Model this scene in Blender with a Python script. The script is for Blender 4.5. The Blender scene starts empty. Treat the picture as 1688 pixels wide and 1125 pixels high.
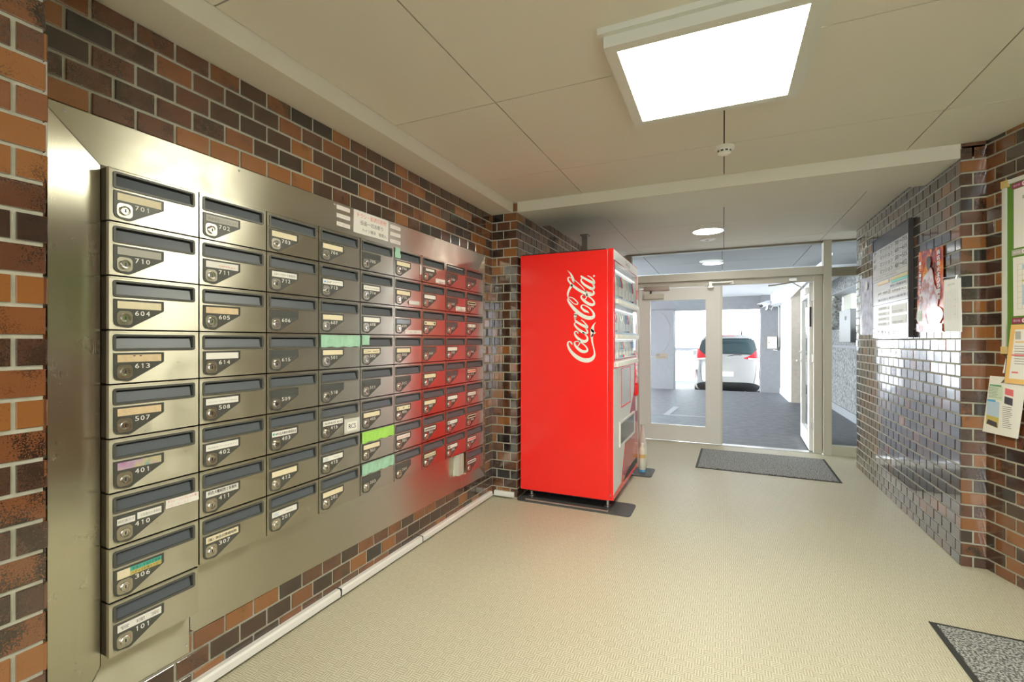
import bpy, bmesh, math, random
from mathutils import Vector, Matrix

random.seed(7)
SC = bpy.context.scene
COL = SC.collection
PI = math.pi
V = Vector

# ------------------------------------------------------------------ camera, sky, exposure
FOC, YAW, EYE = 776.0, math.radians(24.2), 1.24
cam_d = bpy.data.cameras.new('camera')
cam_d.sensor_width = 36.0
cam_d.lens = FOC * 36.0 / 1688.0
cam_d.clip_start = 0.02
cam_d.clip_end = 200
cam = bpy.data.objects.new('camera', cam_d)
COL.objects.link(cam)
cam.location = (0, 0, EYE)
cam.rotation_euler = (PI / 2, 0, YAW)
SC.camera = cam

SC.view_settings.view_transform = 'Standard'
SC.view_settings.look = 'None'
SC.view_settings.gamma = 1.0
SC.view_settings.exposure = 1.4
SC.view_settings.use_curve_mapping = False

PANEL_POWER = 17.0       # emission of the big square ceiling lamp
DOWN_POWER = 30.0
SKY_POWER = 6.2
world = bpy.data.worlds.new('sky')
SC.world = world
world.use_nodes = True
wn = world.node_tree.nodes
wn['Background'].inputs[0].default_value = (0.90, 0.95, 1.0, 1)
wn['Background'].inputs[1].default_value = SKY_POWER

# ------------------------------------------------------------------ materials
MATS = {}


def new_mat(name):
    m = bpy.data.materials.new(name)
    m.use_nodes = True
    MATS[name] = m
    return m, m.node_tree, m.node_tree.nodes['Principled BSDF']


def mat(name, col, rough=0.5, metal=0.0, noise=0.0, nscale=30.0, bump=0.0, bscale=60.0,
        spec=None, coat=0.0, rough_noise=0.0, emit=None, emit_s=0.0, coord='Object', detail=3.0):
    m, nt, b = new_mat(name)
    N, L = nt.nodes, nt.links
    b.inputs['Base Color'].default_value = (*col, 1)
    b.inputs['Roughness'].default_value = rough
    b.inputs['Metallic'].default_value = metal
    if spec is not None:
        b.inputs['Specular IOR Level'].default_value = spec
    if coat:
        b.inputs['Coat Weight'].default_value = coat
        b.inputs['Coat Roughness'].default_value = 0.08
    if emit:
        b.inputs['Emission Color'].default_value = (*emit, 1)
        b.inputs['Emission Strength'].default_value = emit_s
    if noise or bump or rough_noise:
        tc = N.new('ShaderNodeTexCoord')
        if noise or rough_noise:
            nz = N.new('ShaderNodeTexNoise')
            nz.inputs['Scale'].default_value = nscale
            nz.inputs['Detail'].default_value = detail
            L.new(tc.outputs[coord], nz.inputs['Vector'])
        if noise:
            hsv = N.new('ShaderNodeHueSaturation')
            hsv.inputs['Color'].default_value = (*col, 1)
            mr = N.new('ShaderNodeMapRange')
            mr.inputs['From Min'].default_value = 0.3
            mr.inputs['From Max'].default_value = 0.7
            mr.inputs['To Min'].default_value = 1 - noise
            mr.inputs['To Max'].default_value = 1 + noise
            L.new(nz.outputs['Fac'], mr.inputs['Value'])
            L.new(mr.outputs['Result'], hsv.inputs['Value'])
            L.new(hsv.outputs['Color'], b.inputs['Base Color'])
        if rough_noise:
            mr = N.new('ShaderNodeMapRange')
            mr.inputs['From Min'].default_value = 0.3
            mr.inputs['From Max'].default_value = 0.7
            mr.inputs['To Min'].default_value = max(0.02, rough - rough_noise)
            mr.inputs['To Max'].default_value = rough + rough_noise
            L.new(nz.outputs['Fac'], mr.inputs['Value'])
            L.new(mr.outputs['Result'], b.inputs['Roughness'])
        if bump:
            nb = N.new('ShaderNodeTexNoise')
            nb.inputs['Scale'].default_value = bscale
            nb.inputs['Detail'].default_value = 3
            L.new(tc.outputs[coord], nb.inputs['Vector'])
            bp = N.new('ShaderNodeBump')
            bp.inputs['Strength'].default_value = bump
            bp.inputs['Distance'].default_value = 0.002
            L.new(nb.outputs['Fac'], bp.inputs['Height'])
            L.new(bp.outputs['Normal'], b.inputs['Normal'])
    return m


def brick_mat(name, col, dark, speck=0.5, rough=0.14, bscale=220.0, bump=0.35, burnt=0.0):
    """glazed brick tile: mottled clay with dark iron specks, slightly rippled glaze"""
    m, nt, b = new_mat(name)
    N, L = nt.nodes, nt.links
    geo = N.new('ShaderNodeNewGeometry')
    n1 = N.new('ShaderNodeTexNoise')
    n1.inputs['Scale'].default_value = bscale * 1.4
    n1.inputs['Detail'].default_value = 2
    L.new(geo.outputs['Position'], n1.inputs['Vector'])
    n2 = N.new('ShaderNodeTexNoise')
    n2.inputs['Scale'].default_value = 14
    L.new(geo.outputs['Position'], n2.inputs['Vector'])
    add = N.new('ShaderNodeMath')
    add.operation = 'ADD'
    L.new(n1.outputs['Fac'], add.inputs[0])
    L.new(n2.outputs['Fac'], add.inputs[1])
    r = N.new('ShaderNodeMapRange')
    r.inputs['From Min'].default_value = 1.0 + (0.35 - speck)
    r.inputs['From Max'].default_value = 1.22 + (0.35 - speck)
    L.new(add.outputs[0], r.inputs['Value'])
    mx = N.new('ShaderNodeMix')
    mx.data_type = 'RGBA'
    mx.inputs['A'].default_value = (*col, 1)
    mx.inputs['B'].default_value = (*dark, 1)
    L.new(r.outputs['Result'], mx.inputs['Factor'])
    L.new(mx.outputs['Result'], b.inputs['Base Color'])
    b.inputs['Roughness'].default_value = rough
    b.inputs['Coat Weight'].default_value = 1.0
    b.inputs['Coat Roughness'].default_value = 0.06
    b.inputs['Specular IOR Level'].default_value = 0.7
    nb = N.new('ShaderNodeTexNoise')
    nb.inputs['Scale'].default_value = bscale * 0.55
    nb.inputs['Detail'].default_value = 2
    L.new(geo.outputs['Position'], nb.inputs['Vector'])
    bp = N.new('ShaderNodeBump')
    bp.inputs['Strength'].default_value = bump
    bp.inputs['Distance'].default_value = 0.0005
    L.new(nb.outputs['Fac'], bp.inputs['Height'])
    L.new(bp.outputs['Normal'], b.inputs['Normal'])
    return m


BR = [
    brick_mat('brick orange', (0.2613, 0.0998, 0.0265), (0.1014, 0.0390, 0.0140), speck=0.22, bump=0.25),
    brick_mat('brick tan orange', (0.1989, 0.0718, 0.0250), (0.0780, 0.0312, 0.0156), speck=0.28, bump=0.3),
    brick_mat('brick red brown', (0.1131, 0.0445, 0.0234), (0.0429, 0.0203, 0.0125), speck=0.34, bump=0.4),
    brick_mat('brick dark brown', (0.0663, 0.0312, 0.0195), (0.0250, 0.0140, 0.0101), speck=0.38, bump=0.5),
    brick_mat('brick umber', (0.0484, 0.0273, 0.0203), (0.0187, 0.0125, 0.0101), speck=0.38, bump=0.5),
    brick_mat('brick near black', (0.0250, 0.0195, 0.0187), (0.0109, 0.0094, 0.0094), speck=0.38, bump=0.5),
    brick_mat('brick flashed', (0.1716, 0.0624, 0.0234), (0.0156, 0.0094, 0.0070), speck=0.42, bump=0.5),
]
M_MORTAR = mat('mortar', (0.43, 0.42, 0.33), 0.85, noise=0.10, nscale=40, bump=0.3, bscale=300, coord='Object')
M_CEIL = mat('ceiling board', (0.66, 0.625, 0.53), 0.75, noise=0.015, nscale=200)
M_SOFFIT = mat('soffit paint', (0.64, 0.61, 0.505), 0.7, noise=0.015, nscale=200)
M_CEILBACK = mat('ceiling joint', (0.08, 0.075, 0.06), 0.9)
M_PLASTER = mat('plaster', (0.78, 0.75, 0.68), 0.8)


def floor_mat():
    m, nt, b = new_mat('basket weave vinyl floor')
    N, L = nt.nodes, nt.links
    geo = N.new('ShaderNodeNewGeometry')
    mp = N.new('ShaderNodeMapping')
    mp.inputs['Scale'].default_value = (1, 1, 0)
    L.new(geo.outputs['Position'], mp.inputs['Vector'])
    ck = N.new('ShaderNodeTexChecker')
    ck.inputs['Scale'].default_value = 1 / 0.034
    ck.inputs['Color1'].default_value = (1, 1, 1, 1)
    ck.inputs['Color2'].default_value = (0, 0, 0, 1)
    L.new(mp.outputs['Vector'], ck.inputs['Vector'])
    w = []
    for ax in ('X', 'Y'):
        wv = N.new('ShaderNodeTexWave')
        wv.bands_direction = ax
        wv.inputs['Scale'].default_value = 31.0
        wv.inputs['Distortion'].default_value = 0.6
        wv.inputs['Detail'].default_value = 1
        L.new(mp.outputs['Vector'], wv.inputs['Vector'])
        w.append(wv)
    mixw = N.new('ShaderNodeMix')
    L.new(ck.outputs['Fac'], mixw.inputs['Factor'])
    L.new(w[0].outputs['Fac'], mixw.inputs['A'])
    L.new(w[1].outputs['Fac'], mixw.inputs['B'])
    nz = N.new('ShaderNodeTexNoise')
    nz.inputs['Scale'].default_value = 1.3
    nz.inputs['Detail'].default_value = 4
    L.new(geo.outputs['Position'], nz.inputs['Vector'])
    # two printed tones, weave pattern and traffic soiling
    cr = N.new('ShaderNodeMix')
    cr.data_type = 'RGBA'
    cr.inputs['A'].default_value = (0.40, 0.378, 0.275, 1)
    cr.inputs['B'].default_value = (0.67, 0.645, 0.505, 1)
    L.new(mixw.outputs['Result'], cr.inputs['Factor'])
    cr2 = N.new('ShaderNodeMix')
    cr2.data_type = 'RGBA'
    cr2.blend_type = 'MULTIPLY'
    mr = N.new('ShaderNodeMapRange')
    mr.inputs['From Min'].default_value = 0.35
    mr.inputs['From Max'].default_value = 0.65
    mr.inputs['To Min'].default_value = 0.0
    mr.inputs['To Max'].default_value = 0.6
    L.new(nz.outputs['Fac'], mr.inputs['Value'])
    L.new(mr.outputs['Result'], cr2.inputs['Factor'])
    cr2.inputs['B'].default_value = (0.93, 0.92, 0.90, 1)
    L.new(cr.outputs['Result'], cr2.inputs['A'])
    L.new(cr2.outputs['Result'], b.inputs['Base Color'])
    b.inputs['Roughness'].default_value = 0.42
    b.inputs['Specular IOR Level'].default_value = 0.35
    bp = N.new('ShaderNodeBump')
    bp.inputs['Strength'].default_value = 0.35
    bp.inputs['Distance'].default_value = 0.001
    L.new(mixw.outputs['Result'], bp.inputs['Height'])
    L.new(bp.outputs['Normal'], b.inputs['Normal'])
    return m


M_FLOOR = floor_mat()


def steel_mat(name, tangent, col=(0.62, 0.60, 0.50), rough=0.34, grime=0.07, aniso=0.93):
    """brushed stainless: highlights smear along `tangent`"""
    m, nt, b = new_mat(name)
    N, L = nt.nodes, nt.links
    b.inputs['Metallic'].default_value = 1.0
    b.inputs['Anisotropic'].default_value = aniso
    t = N.new('ShaderNodeCombineXYZ')
    for i in range(3):
        t.inputs[i].default_value = tangent[i]
    L.new(t.outputs[0], b.inputs['Tangent'])
    geo = N.new('ShaderNodeNewGeometry')
    mp = N.new('ShaderNodeMapping')
    s = (3, 3, 3)
    # long fine brush lines run across the tangent
    s = (200, 4, 420) if tangent[2] > 0.5 else (200, 420, 4)
    mp.inputs['Scale'].default_value = s
    L.new(geo.outputs['Position'], mp.inputs['Vector'])
    br = N.new('ShaderNodeTexNoise')
    br.inputs['Scale'].default_value = 1.0
    L.new(mp.outputs['Vector'], br.inputs['Vector'])
    gr = N.new('ShaderNodeTexNoise')
    gr.inputs['Scale'].default_value = 14
    gr.inputs['Detail'].default_value = 6
    gr.inputs['Roughness'].default_value = 0.62
    L.new(geo.outputs['Position'], gr.inputs['Vector'])
    mr = N.new('ShaderNodeMapRange')
    mr.inputs['From Min'].default_value = 0.35
    mr.inputs['From Max'].default_value = 0.7
    mr.inputs['To Min'].default_value = rough - grime * 0.5
    mr.inputs['To Max'].default_value = rough + grime
    L.new(gr.outputs['Fac'], mr.inputs['Value'])
    ad = N.new('ShaderNodeMath')
    ad.operation = 'MULTIPLY_ADD'
    ad.inputs[1].default_value = 0.025
    L.new(br.outputs['Fac'], ad.inputs[0])
    L.new(mr.outputs['Result'], ad.inputs[2])
    L.new(ad.outputs[0], b.inputs['Roughness'])
    mc = N.new('ShaderNodeMix')
    mc.data_type = 'RGBA'
    mc.inputs['A'].default_value = (*col, 1)
    mc.inputs['B'].default_value = (col[0] * 0.9, col[1] * 0.9, col[2] * 0.88, 1)
    L.new(br.outputs['Fac'], mc.inputs['Factor'])
    L.new(mc.outputs['Result'], b.inputs['Base Color'])
    return m


M_STEEL_H = steel_mat('stainless brushed horizontally', (0, 0, 1))
M_STEEL_V = steel_mat('stainless brushed vertically', (0, 1, 0), rough=0.24, grime=0.025)
M_DOORSTEEL = steel_mat('mailbox door stainless', (0, 0, 1), col=(0.57, 0.545, 0.45), rough=0.30, grime=0.07)
M_BOXDARK = mat('mailbox carcass', (0.10, 0.085, 0.065), 0.45, metal=0.7)
M_SLOT = mat('slot frame plastic', (0.085, 0.088, 0.078), 0.42)
M_FLAP = mat('slot flap', (0.085, 0.10, 0.115), 0.38)
M_DEEP = mat('slot inside', (0.012, 0.012, 0.012), 0.7)
M_PLATE = mat('name plate plastic', (0.075, 0.077, 0.065), 0.38)
M_WIN = mat('empty card window', (0.085, 0.09, 0.085), 0.18)
M_LOCKPL = mat('lock plate', (0.50, 0.47, 0.40), 0.3, metal=1.0)
M_LOCK = mat('lock cylinder', (0.60, 0.58, 0.54), 0.2, metal=1.0)
M_BLACK = mat('black', (0.01, 0.01, 0.01), 0.5)
M_WHITE = mat('white print', (0.80, 0.80, 0.76), 0.6)
M_CREAM = mat('cream card', (0.76, 0.68, 0.47), 0.6, noise=0.03, nscale=80)
M_TAN = mat('tan card', (0.68, 0.53, 0.32), 0.6, noise=0.06, nscale=60)
M_PAPER = mat('white paper', (0.78, 0.77, 0.71), 0.6)
M_GREYCARD = mat('pale grey card', (0.42, 0.41, 0.36), 0.5)
M_INK = mat('black ink', (0.03, 0.03, 0.035), 0.6)
M_GREYINK = mat('grey ink', (0.22, 0.21, 0.19), 0.6)
M_REDINK = mat('red ink', (0.72, 0.16, 0.17), 0.6)
M_PINK = mat('pale pink print', (0.80, 0.55, 0.53), 0.6)
M_BLUEINK = mat('blue ink', (0.12, 0.38, 0.65), 0.6)
M_TEAL = mat('teal label', (0.07, 0.45, 0.34), 0.5)
M_YEL = mat('yellow label', (0.55, 0.45, 0.13), 0.5)
M_TAPE = mat('pale green tape', (0.33, 0.58, 0.43), 0.45, noise=0.08, nscale=25)
M_LIME = mat('lime tape', (0.36, 0.70, 0.13), 0.4, noise=0.05, nscale=25)
M_CLEAR = mat('cloudy sticker film', (0.60, 0.60, 0.56), 0.25)
M_BOTTLE = mat('milky bottle plastic', (0.72, 0.73, 0.62), 0.2)
M_DUCT = mat('white plastic duct', (0.78, 0.78, 0.74), 0.35)
M_RED = mat('vending machine red', (0.93, 0.022, 0.019), 0.20, spec=0.5, bump=0.02, bscale=14)
M_DKRED = mat('dark red panel', (0.48, 0.012, 0.03), 0.12, spec=0.6)
M_LOGO = mat('white logo film', (0.80, 0.84, 0.78), 0.4)
M_GREYPL = mat('light grey plastic', (0.72, 0.72, 0.69), 0.35)
M_SILVER = mat('silver plastic', (0.60, 0.60, 0.58), 0.28, metal=0.4)
M_RUBBER = mat('black floor plate', (0.075, 0.078, 0.08), 0.45, noise=0.15, nscale=30)
M_ZINC = mat('zinc steel', (0.62, 0.62, 0.60), 0.35, metal=1.0)
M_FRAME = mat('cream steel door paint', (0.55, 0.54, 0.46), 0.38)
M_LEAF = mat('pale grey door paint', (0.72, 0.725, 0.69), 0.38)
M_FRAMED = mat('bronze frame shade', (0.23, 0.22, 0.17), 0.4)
M_ALU = mat('satin aluminium', (0.50, 0.50, 0.47), 0.3, metal=1.0)
M_CONC = mat('grey painted concrete', (0.20, 0.205, 0.215), 0.8, noise=0.05, nscale=12)
M_CONCW = mat('white painted concrete', (0.78, 0.80, 0.82), 0.7, noise=0.02, nscale=20)
M_TEXC = mat('pebbledash concrete', (0.16, 0.16, 0.158), 0.85, noise=0.75, nscale=26, bump=1.0, bscale=60)
M_BROWNC = mat('brown grey pier', (0.40, 0.36, 0.30), 0.8, noise=0.06, nscale=14)
M_ASPH = mat('garage concrete floor', (0.105, 0.11, 0.12), 0.6, noise=0.25, nscale=9, bump=0.6, bscale=120, detail=8)
M_LINE = mat('faded parking paint', (0.25, 0.26, 0.265), 0.7, noise=0.2, nscale=50)
M_WALLW = mat('white outside wall', (0.88, 0.90, 0.92), 0.8)
M_TILEW = mat('pale building', (0.70, 0.66, 0.68), 0.8)
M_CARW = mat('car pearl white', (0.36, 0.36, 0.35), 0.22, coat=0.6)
M_CARGL = mat('car dark glass', (0.035, 0.06, 0.065), 0.06)
M_CARRED = mat('car tail lamp red', (0.60, 0.02, 0.03), 0.12)
M_CARLAMP = mat('car clear lamp', (0.75, 0.72, 0.70), 0.15)
M_TYRE = mat('tyre rubber', (0.02, 0.02, 0.02), 0.7)
M_DETECT = mat('detector plastic', (0.78, 0.77, 0.70), 0.4)
M_LAMPFR = mat('lamp frame white', (0.62, 0.63, 0.56), 0.45)
M_GREEN = mat('green felt board', (0.10, 0.22, 0.025), 0.75, noise=0.08, nscale=200)
M_CORNER = mat('yellow plastic corner', (0.62, 0.46, 0.18), 0.45)
M_ORANGE = mat('orange paper border', (0.78, 0.48, 0.16), 0.6)
M_MAROON = mat('maroon print', (0.30, 0.03, 0.10), 0.5)
M_PALEBL = mat('pale blue print', (0.45, 0.58, 0.70), 0.6)
M_PALEGR = mat('pale green print', (0.58, 0.68, 0.52), 0.6)
M_GREENINK = mat('green ink', (0.05, 0.35, 0.14), 0.6)
M_BLUGLASS = mat('pale blue louvre', (0.60, 0.74, 0.85), 0.3)
M_BOXGREY = mat('grey steel cabinet', (0.10, 0.10, 0.10), 0.45)
M_LAMINATE = mat('directory strip grey', (0.62, 0.62, 0.61), 0.22)
M_DIRDARK = mat('directory header', (0.075, 0.075, 0.09), 0.2)
M_MATEDGE = mat('mat rubber edge', (0.035, 0.038, 0.035), 0.6)


def mat_speckle(name, c1, c2, sc):
    m, nt, b = new_mat(name)
    N, L = nt.nodes, nt.links
    geo = N.new('ShaderNodeNewGeometry')
    n = N.new('ShaderNodeTexNoise')
    n.inputs['Scale'].default_value = sc
    n.inputs['Detail'].default_value = 2
    L.new(geo.outputs['Position'], n.inputs['Vector'])
    r = N.new('ShaderNodeMapRange')
    r.inputs['From Min'].default_value = 0.42
    r.inputs['From Max'].default_value = 0.58
    L.new(n.outputs['Fac'], r.inputs['Value'])
    x = N.new('ShaderNodeMix')
    x.data_type = 'RGBA'
    x.inputs['A'].default_value = (*c1, 1)
    x.inputs['B'].default_value = (*c2, 1)
    L.new(r.outputs['Result'], x.inputs['Factor'])
    L.new(x.outputs['Result'], b.inputs['Base Color'])
    b.inputs['Roughness'].default_value = 0.9
    bp = N.new('ShaderNodeBump')
    bp.inputs['Distance'].default_value = 0.004
    bp.inputs['Strength'].default_value = 0.6
    L.new(n.outputs['Fac'], bp.inputs['Height'])
    L.new(bp.outputs['Normal'], b.inputs['Normal'])
    return m


M_MATPILE = mat_speckle('speckled grey mat pile', (0.075, 0.08, 0.075), (0.43, 0.44, 0.43), 115)


def fire_mat():
    """poster art: orange and crimson flames on dark"""
    m, nt, b = new_mat('flame poster print')
    N, L = nt.nodes, nt.links
    geo = N.new('ShaderNodeNewGeometry')
    mp = N.new('ShaderNodeMapping')
    mp.inputs['Scale'].default_value = (1, 9, 6)
    L.new(geo.outputs['Position'], mp.inputs['Vector'])
    n = N.new('ShaderNodeTexNoise')
    n.inputs['Scale'].default_value = 1.2
    n.inputs['Detail'].default_value = 6
    n.inputs['Distortion'].default_value = 1.2
    L.new(mp.outputs['Vector'], n.inputs['Vector'])
    cr = N.new('ShaderNodeValToRGB')
    e = cr.color_ramp.elements
    e[0].position = 0.36; e[0].color = (0.10, 0.006, 0.008, 1)
    e[1].position = 0.68; e[1].color = (0.85, 0.42, 0.10, 1)
    k = cr.color_ramp.elements.new(0.47); k.color = (0.42, 0.02, 0.015, 1)
    k = cr.color_ramp.elements.new(0.56); k.color = (0.80, 0.16, 0.02, 1)
    L.new(n.outputs['Fac'], cr.inputs['Fac'])
    L.new(cr.outputs['Color'], b.inputs['Base Color'])
    b.inputs['Roughness'].default_value = 0.12
    return m


M_FIRE = fire_mat()
M_PALEMIX = mat_speckle('poster pale patches', (0.42, 0.12, 0.06), (0.72, 0.66, 0.74), 16)  # mottled pale tone laid over the flame colours
M_PALEMIX.node_tree.nodes['Principled BSDF'].inputs['Roughness'].default_value = 0.12
for l_ in list(M_PALEMIX.node_tree.links):
    if l_.to_socket.name == 'Normal':
        M_PALEMIX.node_tree.links.remove(l_)
M_PBLUE = mat('poster pale blue print', (0.50, 0.52, 0.62), 0.12, noise=0.3, nscale=14)


def holo_mat():
    m, nt, b = new_mat('rainbow foil card')
    N, L = nt.nodes, nt.links
    tc = N.new('ShaderNodeTexCoord')
    n = N.new('ShaderNodeTexNoise')
    n.inputs['Scale'].default_value = 16
    L.new(tc.outputs['Object'], n.inputs['Vector'])
    cr = N.new('ShaderNodeValToRGB')
    e = cr.color_ramp.elements
    e[0].position = 0.30; e[0].color = (0.55, 0.28, 0.50, 1)
    e[1].position = 0.72; e[1].color = (0.20, 0.32, 0.45, 1)
    k = cr.color_ramp.elements.new(0.45); k.color = (0.60, 0.45, 0.60, 1)
    k = cr.color_ramp.elements.new(0.56); k.color = (0.65, 0.60, 0.35, 1)
    k = cr.color_ramp.elements.new(0.64); k.color = (0.30, 0.50, 0.50, 1)
    L.new(n.outputs['Fac'], cr.inputs['Fac'])
    L.new(cr.outputs['Color'], b.inputs['Base Color'])
    b.inputs['Roughness'].default_value = 0.3
    b.inputs['Metallic'].default_value = 0.3
    return m


M_HOLO = holo_mat()


def glass_mat(name, tint=(1, 1, 1), fac=1.0):
    m = bpy.data.materials.new(name)
    m.use_nodes = True
    nt = m.node_tree
    N, L = nt.nodes, nt.links
    N.clear()
    out = N.new('ShaderNodeOutputMaterial')
    tr = N.new('ShaderNodeBsdfTransparent')
    tr.inputs[0].default_value = (*tint, 1)
    gl = N.new('ShaderNodeBsdfGlossy')
    gl.inputs['Roughness'].default_value = 0.02
    gl.inputs['Color'].default_value = (fac, fac, fac, 1)
    fr = N.new('ShaderNodeFresnel')
    fr.inputs['IOR'].default_value = 1.45
    mx = N.new('ShaderNodeMixShader')
    gn = N.new('ShaderNodeNewGeometry')
    iv = N.new('ShaderNodeMath'); iv.operation = 'SUBTRACT'; iv.inputs[0].default_value = 1.0
    L.new(gn.outputs['Backfacing'], iv.inputs[1])
    mu = N.new('ShaderNodeMath'); mu.operation = 'MULTIPLY'
    L.new(fr.outputs[0], mu.inputs[0]); L.new(iv.outputs[0], mu.inputs[1])
    L.new(mu.outputs[0], mx.inputs[0])
    L.new(tr.outputs[0], mx.inputs[1])
    L.new(gl.outputs[0], mx.inputs[2])
    L.new(mx.outputs[0], out.inputs[0])
    MATS[name] = m
    return m


M_GLASS = glass_mat('window glass', (0.93, 0.95, 0.95))
M_GLASSC = glass_mat('clear cover', (0.95, 0.96, 0.96), 0.45)
M_PET = glass_mat('clear bottle plastic', (0.93, 0.93, 0.88))


def emit_mat(name, col, s):
    m = bpy.data.materials.new(name)
    m.use_nodes = True
    nt = m.node_tree
    nt.nodes.clear()
    o = nt.nodes.new('ShaderNodeOutputMaterial')
    e = nt.nodes.new('ShaderNodeEmission')
    e.inputs[0].default_value = (*col, 1)
    e.inputs[1].default_value = s
    nt.links.new(e.outputs[0], o.inputs[0])
    return m


M_LAMP = emit_mat('lamp diffuser', (1.0, 0.97, 0.80), PANEL_POWER)
M_SHELFFILL = emit_mat('added shelf fill light', (1.0, 0.98, 0.95), 1.6)  # fill glow added inside the vending display
M_DOWN = emit_mat('downlight diffuser', (1.0, 0.97, 0.88), DOWN_POWER)


# ------------------------------------------------------------------ mesh helpers
class MB:
    """collects shapes; material slots by order of first use"""

    def __init__(self):
        self.v, self.f, self.mi, self.mats = [], [], [], []

    def slot(self, m):
        if m is None:
            m = self.mats[0] if self.mats else M_PLASTER
        if m not in self.mats:
            self.mats.append(m)
        return self.mats.index(m)

    def face(self, pts, m=None):
        s = self.slot(m)
        b = len(self.v)
        self.v += [tuple(p) for p in pts]
        self.f.append(tuple(range(b, b + len(pts))))
        self.mi.append(s)

    def poly(self, vs, fs, m=None):
        s = self.slot(m)
        b = len(self.v)
        self.v += [tuple(p) for p in vs]
        for f in fs:
            self.f.append(tuple(b + i for i in f))
            self.mi.append(s)
        return self

    def box(self, a, b, m=None):
        (x0, y0, z0), (x1, y1, z1) = a, b
        x0, x1 = min(x0, x1), max(x0, x1)
        y0, y1 = min(y0, y1), max(y0, y1)
        z0, z1 = min(z0, z1), max(z0, z1)
        vs = [(x0, y0, z0), (x1, y0, z0), (x1, y1, z0), (x0, y1, z0),
              (x0, y0, z1), (x1, y0, z1), (x1, y1, z1), (x0, y1, z1)]
        self.poly(vs, [(0, 3, 2, 1), (4, 5, 6, 7), (0, 1, 5, 4), (1, 2, 6, 5), (2, 3, 7, 6), (3, 0, 4, 7)], m)
        return self

    def cbox(self, a, b, ch=0.003, m=None):
        """box with every edge chamfered"""
        bm = bmesh.new()
        a, b = V(a), V(b)
        lo = V(map(min, a, b)); hi = V(map(max, a, b))
        bmesh.ops.create_cube(bm, size=1)
        for v in bm.verts:
            v.co = V([(lo[i] + hi[i]) / 2 + v.co[i] * (hi[i] - lo[i]) for i in range(3)])
        bmesh.ops.bevel(bm, geom=bm.edges[:], offset=ch, segments=2, affect='EDGES', profile=0.6)
        self.frombm(bm, m)
        return self

    def frombm(self, bm, m=None):
        bm.verts.index_update()
        self.poly([v.co.copy() for v in bm.verts], [[v.index for v in f.verts] for f in bm.faces], m)
        bm.free()

    def prism(self, pts, fr, d0, d1, m=None):
        """2-D outline (ccw seen from the front) pushed from depth d0 to d1 along the frame's normal"""
        o, U, W, Nn = fr
        n = len(pts)
        A = [o + U * p[0] + W * p[1] + Nn * d0 for p in pts]
        B = [o + U * p[0] + W * p[1] + Nn * d1 for p in pts]
        fs = [tuple(range(n, 2 * n)), tuple(range(n - 1, -1, -1))]
        for i in range(n):
            j = (i + 1) % n
            fs.append((i, j, n + j, n + i))
        self.poly(A + B, fs, m)
        return self

    def ring(self, outer, inner, fr, d0, d1, m=None, din=None):
        """frame between two outlines with the same count; inner wall goes to din"""
        o, U, W, Nn = fr
        n = len(outer)
        if din is None:
            din = d0
        P = lambda p, d: o + U * p[0] + W * p[1] + Nn * d
        vs = [P(p, d0) for p in outer] + [P(p, d1) for p in outer] + [P(p, d1) for p in inner] + [P(p, din) for p in inner]
        fs = []
        for i in range(n):
            j = (i + 1) % n
            fs += [(i, j, n + j, n + i), (n + i, n + j, 2 * n + j, 2 * n + i), (2 * n + i, 2 * n + j, 3 * n + j, 3 * n + i)]
        self.poly(vs, fs, m)
        return self

    def tube(self, pts, r, m=None, seg=10, caps=True):
        pts = [V(p) for p in pts]
        rr = r if isinstance(r, (list, tuple)) else [r] * len(pts)
        vs, fs = [], []
        for i, p in enumerate(pts):
            t = (pts[min(i + 1, len(pts) - 1)] - pts[max(i - 1, 0)]).normalized()
            a = V((0, 0, 1)) if abs(t.z) < 0.9 else V((1, 0, 0))
            e1 = t.cross(a).normalized(); e2 = t.cross(e1).normalized()
            for k in range(seg):
                an = 2 * PI * k / seg
                vs.append(p + (e1 * math.cos(an) + e2 * math.sin(an)) * rr[i])
        for i in range(len(pts) - 1):
            for k in range(seg):
                a_, b_ = i * seg + k, i * seg + (k + 1) % seg
                fs.append((a_, b_, b_ + seg, a_ + seg))
        if caps:
            fs.append(tuple(range(seg - 1, -1, -1)))
            fs.append(tuple((len(pts) - 1) * seg + k for k in range(seg)))
        self.poly(vs, fs, m)
        return self

    def lathe(self, prof, c, axis='Z', m=None, seg=32, caps=True):
        """profile (radius, height) turned about an axis through c"""
        vs, fs = [], []
        for (r, hgt) in prof:
            for k in range(seg):
                an = 2 * PI * k / seg
                x, y = r * math.cos(an), r * math.sin(an)
                p = (x, y, hgt) if axis == 'Z' else ((hgt, x, y) if axis == 'X' else (x, hgt, y))
                vs.append(V(c) + V(p))
        for i in range(len(prof) - 1):
            for k in range(seg):
                a_, b_ = i * seg + k, i * seg + (k + 1) % seg
                fs.append((a_, b_, b_ + seg, a_ + seg))
        if caps:
            fs.append(tuple(range(seg)))
            fs.append(tuple((len(prof) - 1) * seg + k for k in range(seg)))
        self.poly(vs, fs, m)
        return self

    def mesh(self, name, shift=None, smooth=False):
        me = bpy.data.meshes.new(name)
        vs = self.v if shift is None else [(a - shift[0], b - shift[1], c - shift[2]) for a, b, c in self.v]
        me.from_pydata(vs, [], self.f)
        for m in (self.mats or [M_PLASTER]):
            me.materials.append(m)
        me.polygons.foreach_set('material_index', self.mi)
        bm = bmesh.new(); bm.from_mesh(me)
        bmesh.ops.recalc_face_normals(bm, faces=bm.faces)
        bm.to_mesh(me); bm.free()
        if smooth:
            for p in me.polygons:
                p.use_smooth = True
        me.update()
        return me


def wloc(o):
    p = V((0, 0, 0))
    while o is not None:
        p = p + o.location
        o = o.parent
    return p


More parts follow.
